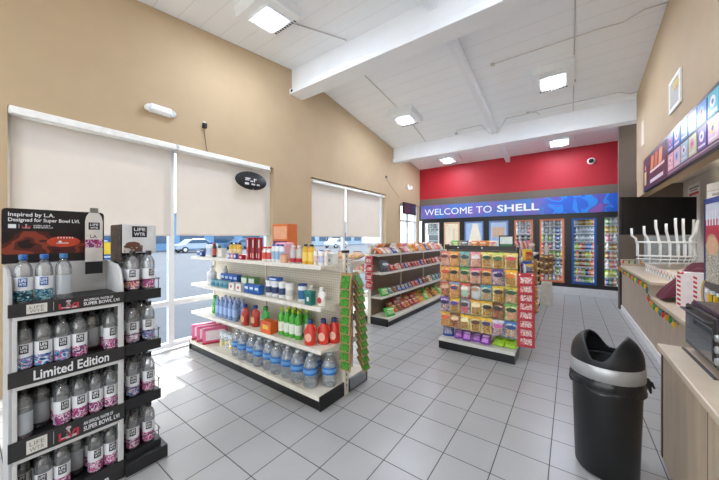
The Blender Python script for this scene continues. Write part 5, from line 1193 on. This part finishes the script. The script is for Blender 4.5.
# toaster oven
ov = thing('toaster_oven', 'black toaster oven with glass door on the beige cabinet', 'toaster oven', (.63, 2.56, .7855), 0)
OB = mat('1b1b1e', .25, var=.1, name='oven_black')
mb = MB(); mb.box(.012, .36, -.34, .28, .02, .325, OB); mb.build('body', ov, .02, 3)
mb = MB(); mb.box(-.012, .011, -.22, .27, .045, .305, OB); d_ = mb.build('door', ov, .01)
mb = MB(); mb.box(-.0165, -.0125, -.195, .245, .075, .25, clear('56646f', .55, .03, 'oven_glass', .7)); mb.build('glass', d_)
mb = MB()
for z in (.11, .17): mb.tube([(-.008, -.18, z), (-.008, .23, z)], .0015, CHROME, 5)
mb.build('rack_wire', d_)
mb = MB(); mb.tube([(-.012, -.2, .275), (-.04, -.18, .28), (-.04, .23, .28), (-.012, .25, .275)], .006, DGREY, 8); mb.build('handle', d_)
mb = MB(); mb.box(-.012, .011, -.335, -.23, .045, .305, mat('2a2a2e', .3)); p_ = mb.build('control_panel', ov, .008)
for z in (.1, .16, .22):
    mb = MB(); mb.T = Matrix.Translation((-.012, -.285, z)) @ Matrix.Rotation(-PI/2, 4, 'Y'); mb.lathe([(.02, 0), (.018, .016), (.0, .016)], STEEL, 14, caps=False); mb.build('knob', p_)
for x in (.05, .32):
    for y in (-.3, .24):
        mb = MB(); mb.lathe([(.012, 0), (.014, .022)], BLACK, 10, cx=x, cy=y); mb.build('foot', ov)
mb = MB(); mb.box(-.03, -.013, -.27, .27, .0, .008, DGREY); mb.build('crumb_tray', ov, .003)
mb = MB(); mb.tube([(.1, .1, .325), (.14, .1, .35), (.22, .1, .35), (.26, .1, .325)], .006, CHROME, 6); mb.build('top_handle', ov)

# popcorn machine with printed box
pm = thing('popcorn_warmer', 'tall popcorn case printed with a popcorn bucket above a black base with yellow stickers', 'popcorn machine', (1.12, 4.22, .7425))
KB_ = mat('19191b', .3)
mb = MB(); mb.box(0, .5, -.33, .28, 0, .09, KB_); mb.box(.02, .5, -.31, .26, .09, .27, mat('3a4038', .4)); mb.box(0, .5, -.33, .28, .27, .34, KB_); bs = mb.build('base', pm, .006)
mb = MB()
for y in (.19, .04, -.12): mb.box(-.0005, .021, y-.02, y+.02, .13, .22, mat('e8c22a', .4))
for y in (.24, .115, -.04): mb.box(.0, .021, y-.03, y+.03, .225, .255, LABW)
mb.build('sticker', bs)
mb = MB(); mb.box(.002, .5, -.328, .278, .34, 1.13, mat('b8c2d4', .35)); cs = mb.build('case', pm)
mb = MB(); mb.box(-.006, .006, .262, .284, .34, 1.17, mat('23305e', .35)); mb.box(-.006, .5, -.334, .284, 1.12, 1.17, mat('2f4488', .4)); mb.build('blue_trim', cs)
mb = MB(); x = .0
mb.quad((x, -.32, .96), (x, .26, .96), (x, .26, 1.12), (x, -.32, 1.12), mat('d9dde8', .4)); mb.quad((x, -.32, .72), (x, .26, .72), (x, .26, .96), (x, -.32, .96), mat('c23440', .4))
for k in range(5): mb.quad((x-.001, .235-.07*k, .90), (x-.001, .2-.07*k, .90), (x-.001, .2-.07*k, 1.05), (x-.001, .235-.07*k, 1.05), mat('eef0f4', .4))
mb.quad((x, -.32, .34), (x, .26, .34), (x, .26, .72), (x, -.32, .72), art(['8a8a7a', 'd8d2c0', '6a6a5c', 'efe8d8', 'a8a494'], 45, dist=.6)); mb.build('printed_panel', cs)
mb = MB(); mb.disc((-.0015, .08, .70), U, V, .15, .09, mat('e0b48c', .5), 22); mb.disc((-.0012, .1, .74), U, V, .12, .08, mat('d8a078', .5), 20); mb.build('printed_popcorn', cs)
for i, (z, dx, rz) in enumerate(((1.9135, .16, .25), (2.064, .2, -.1))):
    t_ = thing('carton', ('white carton resting on the popcorn case', 'white carton on top of the one on the popcorn case')[i], 'carton', (1.12+dx+.03, 4.28, z), rz)
    mb = MB(); mb.box(-.15, .15, -.2, .2, 0, .149, mat('e0d8cc', .6)); b_ = mb.build('box', t_, .004)
    mb = MB(); mb.box(-.151, -.15, -.2, .2, .07, .08, mat('c8b89c', .6)); mb.quad((-.1515, -.1, .02), (-.1515, .12, .02), (-.1515, .12, .045), (-.1515, -.1, .045), mat('a89c90', .6)); mb.build('tape', b_)
# popcorn carton, red striped
pc = thing('popcorn_carton', 'red and white striped popcorn carton standing before the maroon cloth', 'carton', (1.065, 4.64, .7425), math.radians(68))
PW = mat('efe4e0', .5); PR = mat('c8283a', .5)
mb = MB(); mb.box(0, .14, -.13, .12, 0, .40, PW); bx = mb.build('box', pc, .003)
mb = MB()
for k in range(7):
    for y in (.085, -.035):
        mb.add([(-.0015, y, .03+.05*k), (-.0015, y+.028, .045+.05*k), (-.0015, y+.028, .07+.05*k), (-.0015, y, .055+.05*k)], [(0, 1, 2, 3)], PR)
mb.add([(-.002, .062, .38), (-.002, .11, .38), (-.002, .11, .41), (-.002, .085, .395), (-.002, .062, .41)], [(0, 1, 2, 3, 4)], PR); mb.build('printed_pattern', bx)
mb = MB(); mb.disc((-.0015, -.09, .2), U, V, .03, .14, mat('d8b23a', .5), 18); mb.disc((-.002, -.095, .2), U, V, .022, .12, mat('7a6aa0', .5), 18); mb.disc((-.0025, -.1, .2), U, V, .016, .1, PW, 18); mb.build('printed_oval', bx)
# maroon cloth
mb = MB(); n = 22; vs = []; R3 = random.Random(9)
for i in range(n+1):
    for j in range(n+1):
        u, v = i/n, j/n
        x = .905+.80*u; y = 5.02+.35*v
        z = .768+.0*u
        hx_ = min(1, u/.36)**.9; hy_ = max(0, math.sin(PI*min(1, max(0, v))))**.35
        z += .42*hx_*(.3+.7*hy_)+.035*math.sin(9*v+4*u)*hy_*(u+.25)+.02*math.sin(17*v-6*u)*hy_
        if v < .04 or v > .96 or u < .02: z = min(z, .765+.2*hx_)
        vs.append((x, y, z))
fs = [(i*(n+1)+j, (i+1)*(n+1)+j, (i+1)*(n+1)+j+1, i*(n+1)+j+1) for i in range(n) for j in range(n)]
mb.add(vs, fs, mat('5c1528', .7, var=.15, scale=12., bump=.1, name='maroon_cloth'), True); cl = mb.build('draped_cloth')
tag(cl, 'maroon cloth draped over the low counter beside the popcorn carton', 'cloth'); so = cl.modifiers.new('thick', 'SOLIDIFY'); so.thickness = .008; so.offset = 1
ss = cl.modifiers.new('smooth', 'SUBSURF'); ss.levels = 1; ss.render_levels = 1
# white wire rack with upright bent prongs
wr = thing('wire_rack', 'white wire rack with tall bent prongs on the raised counter before the black screen', 'rack', (1.28, 6.45, .9355), math.radians(36))
WW = mat('eceeee', .35, var=.03, name='rack_wire_white')
def bow(x, z, d0=.0): return (x, -.19+.30*(x/.46)**2+d0, z)
mb = MB(); xs = [-.46+.92*k/14 for k in range(15)]
for z, r_ in ((.52, .014), (.31, .012), (.26, .008)): mb.tube([bow(x, z) for x in xs], r_, WW, 8)
mb.build('front_rail', wr)
mb = MB()
for k in range(11):
    x = -.44+.088*k; mb.tube([bow(x, .52, .012), bow(x, .30, .012), bow(x*.96, .2, .05), (x*.9, .12, .18)], .007, WW, 6)
for k in range(8): mb.tube([(-.35+.1*k, -.14, .2), (-.35+.1*k, .14, .2)], .006, WW, 6)
mb.build('basket_wire', wr)
hs = [.74, .77, .86, .80, .88, .87, .77, .80, .86, .82, .88]
for k in range(11):
    x = -.44+.088*k; s_ = -1 if k < 6 else 1; h_ = hs[k]
    mb = MB(); q = [bow(x, .30, .03), bow(x, .48, .03), bow(x+.012*s_, .58, .03), bow(x+.05*s_, h_-.12, .0), bow(x+.055*s_, h_, -.005)]
    mb.tube(q, .016, WW, 9); mb.build('prong', wr)
for x in (-.12, .34):
    mb = MB(); mb.tube([(x, -.06, .126), (x, -.06, .2), (x, .12, .2), (x, .12, .126)], .012, WW, 7); mb.build('foot', wr)
mb = MB(); mb.box(-.32, .34, .05, .13, .2, .62, mat('9aa2a6', .4)); mb.build('paper_tray', wr, .004)
# low riser with a bulb-print edging under the rack
tt = thing('counter_riser', 'low white riser edged with coloured bulb prints under the wire rack', 'riser', (1.10, 6.35, .9355))
mb = MB(); mb.box(.004, .66, -.94, .94, 0, .122, TOP); mb.build('body', tt, .003)
mb = MB(); mb.box(0, .0035, -.94, .94, .0, .124, mat('f0eee8', .5)); ed_ = mb.build('edging', tt)
for k in range(22):
    mb = MB(); mb.disc((-.0008, -.9+.086*k, .06+.018*(-1)**k), U, V, .022, .03, mat(('c8362e', '3f8a3c', 'e0a82a', '2f7f8a')[k % 4], .5), 12); mb.build('printed_bulb', ed_)
# black screen behind
tv = thing('wall_screen', 'large black screen hung at an angle in the alcove above the raised counter', 'television', (1.21, 6.97, 1.90), math.radians(36))
mb = MB(); mb.box(-.62, .66, 0, .05, -.325, .32, mat('0d0d0f', .25)); bz = mb.build('casing', tv, .008)
mb = MB(); mb.box(-.605, .645, -.002, 0, -.30, .305, mat('070708', .12, var=.02, name='screen_black')); mb.build('display', bz)
mb = MB(); mb.box(-.1, .1, .05, .12, -.1, .1, DGREY); mb.tube([(0, .1, 0), (.0, .5, 0)], .02, DGREY, 8); mb.build('mount', tv)
# small notice on the alcove wall
t_ = thing('wall_notice', 'small white notice with a red band on the alcove wall above the screen', 'notice', (XR-.022, 7.65, 2.38))
mb = MB(); mb.box(-.004, 0, -.30, .30, -.11, .10, mat('ece8e2', .5)); sh = mb.build('sheet', t_)
mb = MB(); mb.quad((-.0045, .25, .02), (-.0045, -.25, .02), (-.0045, -.25, .045), (-.0045, .25, .045), mat('6a6460', .5)); mb.quad((-.0045, .18, -.02), (-.0045, -.2, -.02), (-.0045, -.2, 0), (-.0045, .18, 0), mat('8a8480', .5))
mb.quad((-.0045, .25, -.1), (-.0045, -.25, -.1), (-.0045, -.25, -.05), (-.0045, .25, -.05), mat('c04038', .5)); mb.build('printed_marks', sh)
# menu board
mn = thing('menu_board', 'long lit menu board with drink cards on the tan soffit over the counter', 'menu board', (XS-.005, 4.0, 2.27))
mb = MB(); mb.box(-.05, 0, -1.6, 2.62, 0, .53, mat('2a2233', .35)); fr = mb.build('frame', mn, .005)
PUR = art(['3a1838', '5a2040', '2a1430', '6a2438'], 6, dist=.8)
mb = MB(); mb.quad((-.0515, 2.58, .03), (-.0515, 1.18, .03), (-.0515, 1.18, .50), (-.0515, 2.58, .50), PUR); pp = mb.build('poster', mn)
mb = MB(); x = -.053
mb.quad((x, 2.50, .09), (x, 2.36, .09), (x, 2.36, .30), (x, 2.50, .30), mat('f0d8a0', .5)); mb.disc((x, 2.43, .36), U, V, .05, .04, mat('d8a088', .5), 12)
for k in range(3): mb.add([(x, 2.08-.24*k, .26), (x, 1.9-.24*k, .27), (x, 1.86-.24*k, .45), (x, 2.02-.24*k, .46)], [(0, 1, 2, 3)], mat(('e88a50', 'd86a40', 'f0a070')[k], .5))
mb.quad((x, 2.1, .22), (x, 1.28, .22), (x, 1.28, .255), (x, 2.1, .255), mat('efdcd8', .5)); mb.quad((x, 2.1, .07), (x, 1.34, .07), (x, 1.34, .12), (x, 2.1, .12), mat('e8e0e8', .5)); mb.build('printed_food', pp)
CU = ['3f6fd0', '5a8ae0', '4a9ae0', '7fb0e8', '3f8ad8', '4fc0d8', '6ab0e0', '3f80d0', 'd8344a', '8a3ac0']; CL_ = ['f0c0d0', 'e8d0e0', 'a8d8e8', 'd0e0b0', '5a50b8', 'e8c8e0', 'd8482a', 'd8b0e0', '6a4ab8', 'e0d8f0']
for k in range(10):
    y = 1.10-.255*k
    for row, (c, z0) in enumerate(((CU[k], .285), (CL_[k], .06))):
        mb = MB(); mb.box(-.056, -.05, y-.225, y, z0, z0+.2, mat(c, .3)); cd = mb.build('card', mn, .003)
        mb = MB(); mb.disc((-.0575, y-.112, z0+.115), U, V, .06, .05, mat('f4f0f4', .4) if (k+row) % 2 else mat(('e0a0c0', '8ac0e8', 'f0d080')[k % 3], .4), 16); mb.disc((-.058, y-.112, z0+.115), U, V, .025, .022, mat(('5a3a8a', 'c84a5a', '3f7ab0')[(k+row) % 3], .4), 12)
        mb.quad((-.0575, y-.2, z0+.02), (-.0575, y-.03, z0+.02), (-.0575, y-.03, z0+.04), (-.0575, y-.2, z0+.04), mat('f4f0f4', .4)); mb.build('printed_logo', cd)
mb = MB(); mb.box(-.053, -.05, -1.5, 1.12, .03, .045, mat('b8a8c0', .4)); mb.box(-.053, -.05, -1.5, 1.12, .012, .018, mat('8a7a98', .4)); mb.build('price_line', mn)
# garland of little bulbs
BC = ['d8402c', 'e8902a', '3f8f3a', 'f0c02a', '2f8a94']
gl = thing('bulb_garland', 'string of coloured paper bulbs along the counter edge', 'garland', (CX-.037, 6.8, .93))
gpts = [(CX-.037, 8.22, .935), (CX-.037, 7.6, .90), (CX-.037, 7.0, .91), (CX-.037, 6.4, .90), (CX-.037, 5.9, .91), (CX-.037, 5.42, .90), (CX-.040, 5.38, .80), (CX-.037, 5.2, .73), (CX-.037, 4.8, .705), (CX-.037, 4.35, .72), (CX-.037, 4.0, .70)]
mb = MB(); mb.tube([Vector(p)-gl.location for p in gpts], .004, mat('2f5a34', .5), 6); mb.build('string', gl)
def along(pts, d):
    for a, b in zip(pts[:-1], pts[1:]):
        l = (Vector(b)-Vector(a)).length
        if d <= l: return Vector(a).lerp(Vector(b), d/l)
        d -= l
    return Vector(pts[-1])
for k in range(29):
    p = along(gpts, .05+.147*k)-gl.location; c = mat(BC[k % 5], .4)
    mb = MB(); mb.T = Matrix.Translation(p) @ Matrix.Rotation(RND.uniform(-.4, .4), 4, 'X'); mb.lathe([(.008, 0), (.01, -.012)], mat('2f5a34', .5), 8); mb.lathe([(.01, -.012), (.017, -.035), (.014, -.06), (.0, -.09)], c, 8, caps=False); mb.build('bulb', gl)
gl = thing('bulb_garland', 'short string of paper bulbs along the back ledge at the brown partition', 'garland', (1.2, 8.17, 1.06))
mb = MB(); mb.tube([(-.32, 0, .0), (0, 0, -.012), (.5, 0, 0)], .004, mat('2f5a34', .5), 6); mb.build('string', gl)
for k in range(9):
    mb = MB(); mb.T = Matrix.Translation((-.3+.09*k, -.004, -.006)); mb.lathe([(.008, 0), (.01, -.012)], mat('2f5a34', .5), 8); mb.lathe([(.01, -.012), (.02, -.032), (.017, -.05), (.0, -.072)], mat(BC[(k*2) % 5], .4), 8, caps=False); mb.build('bulb', gl)
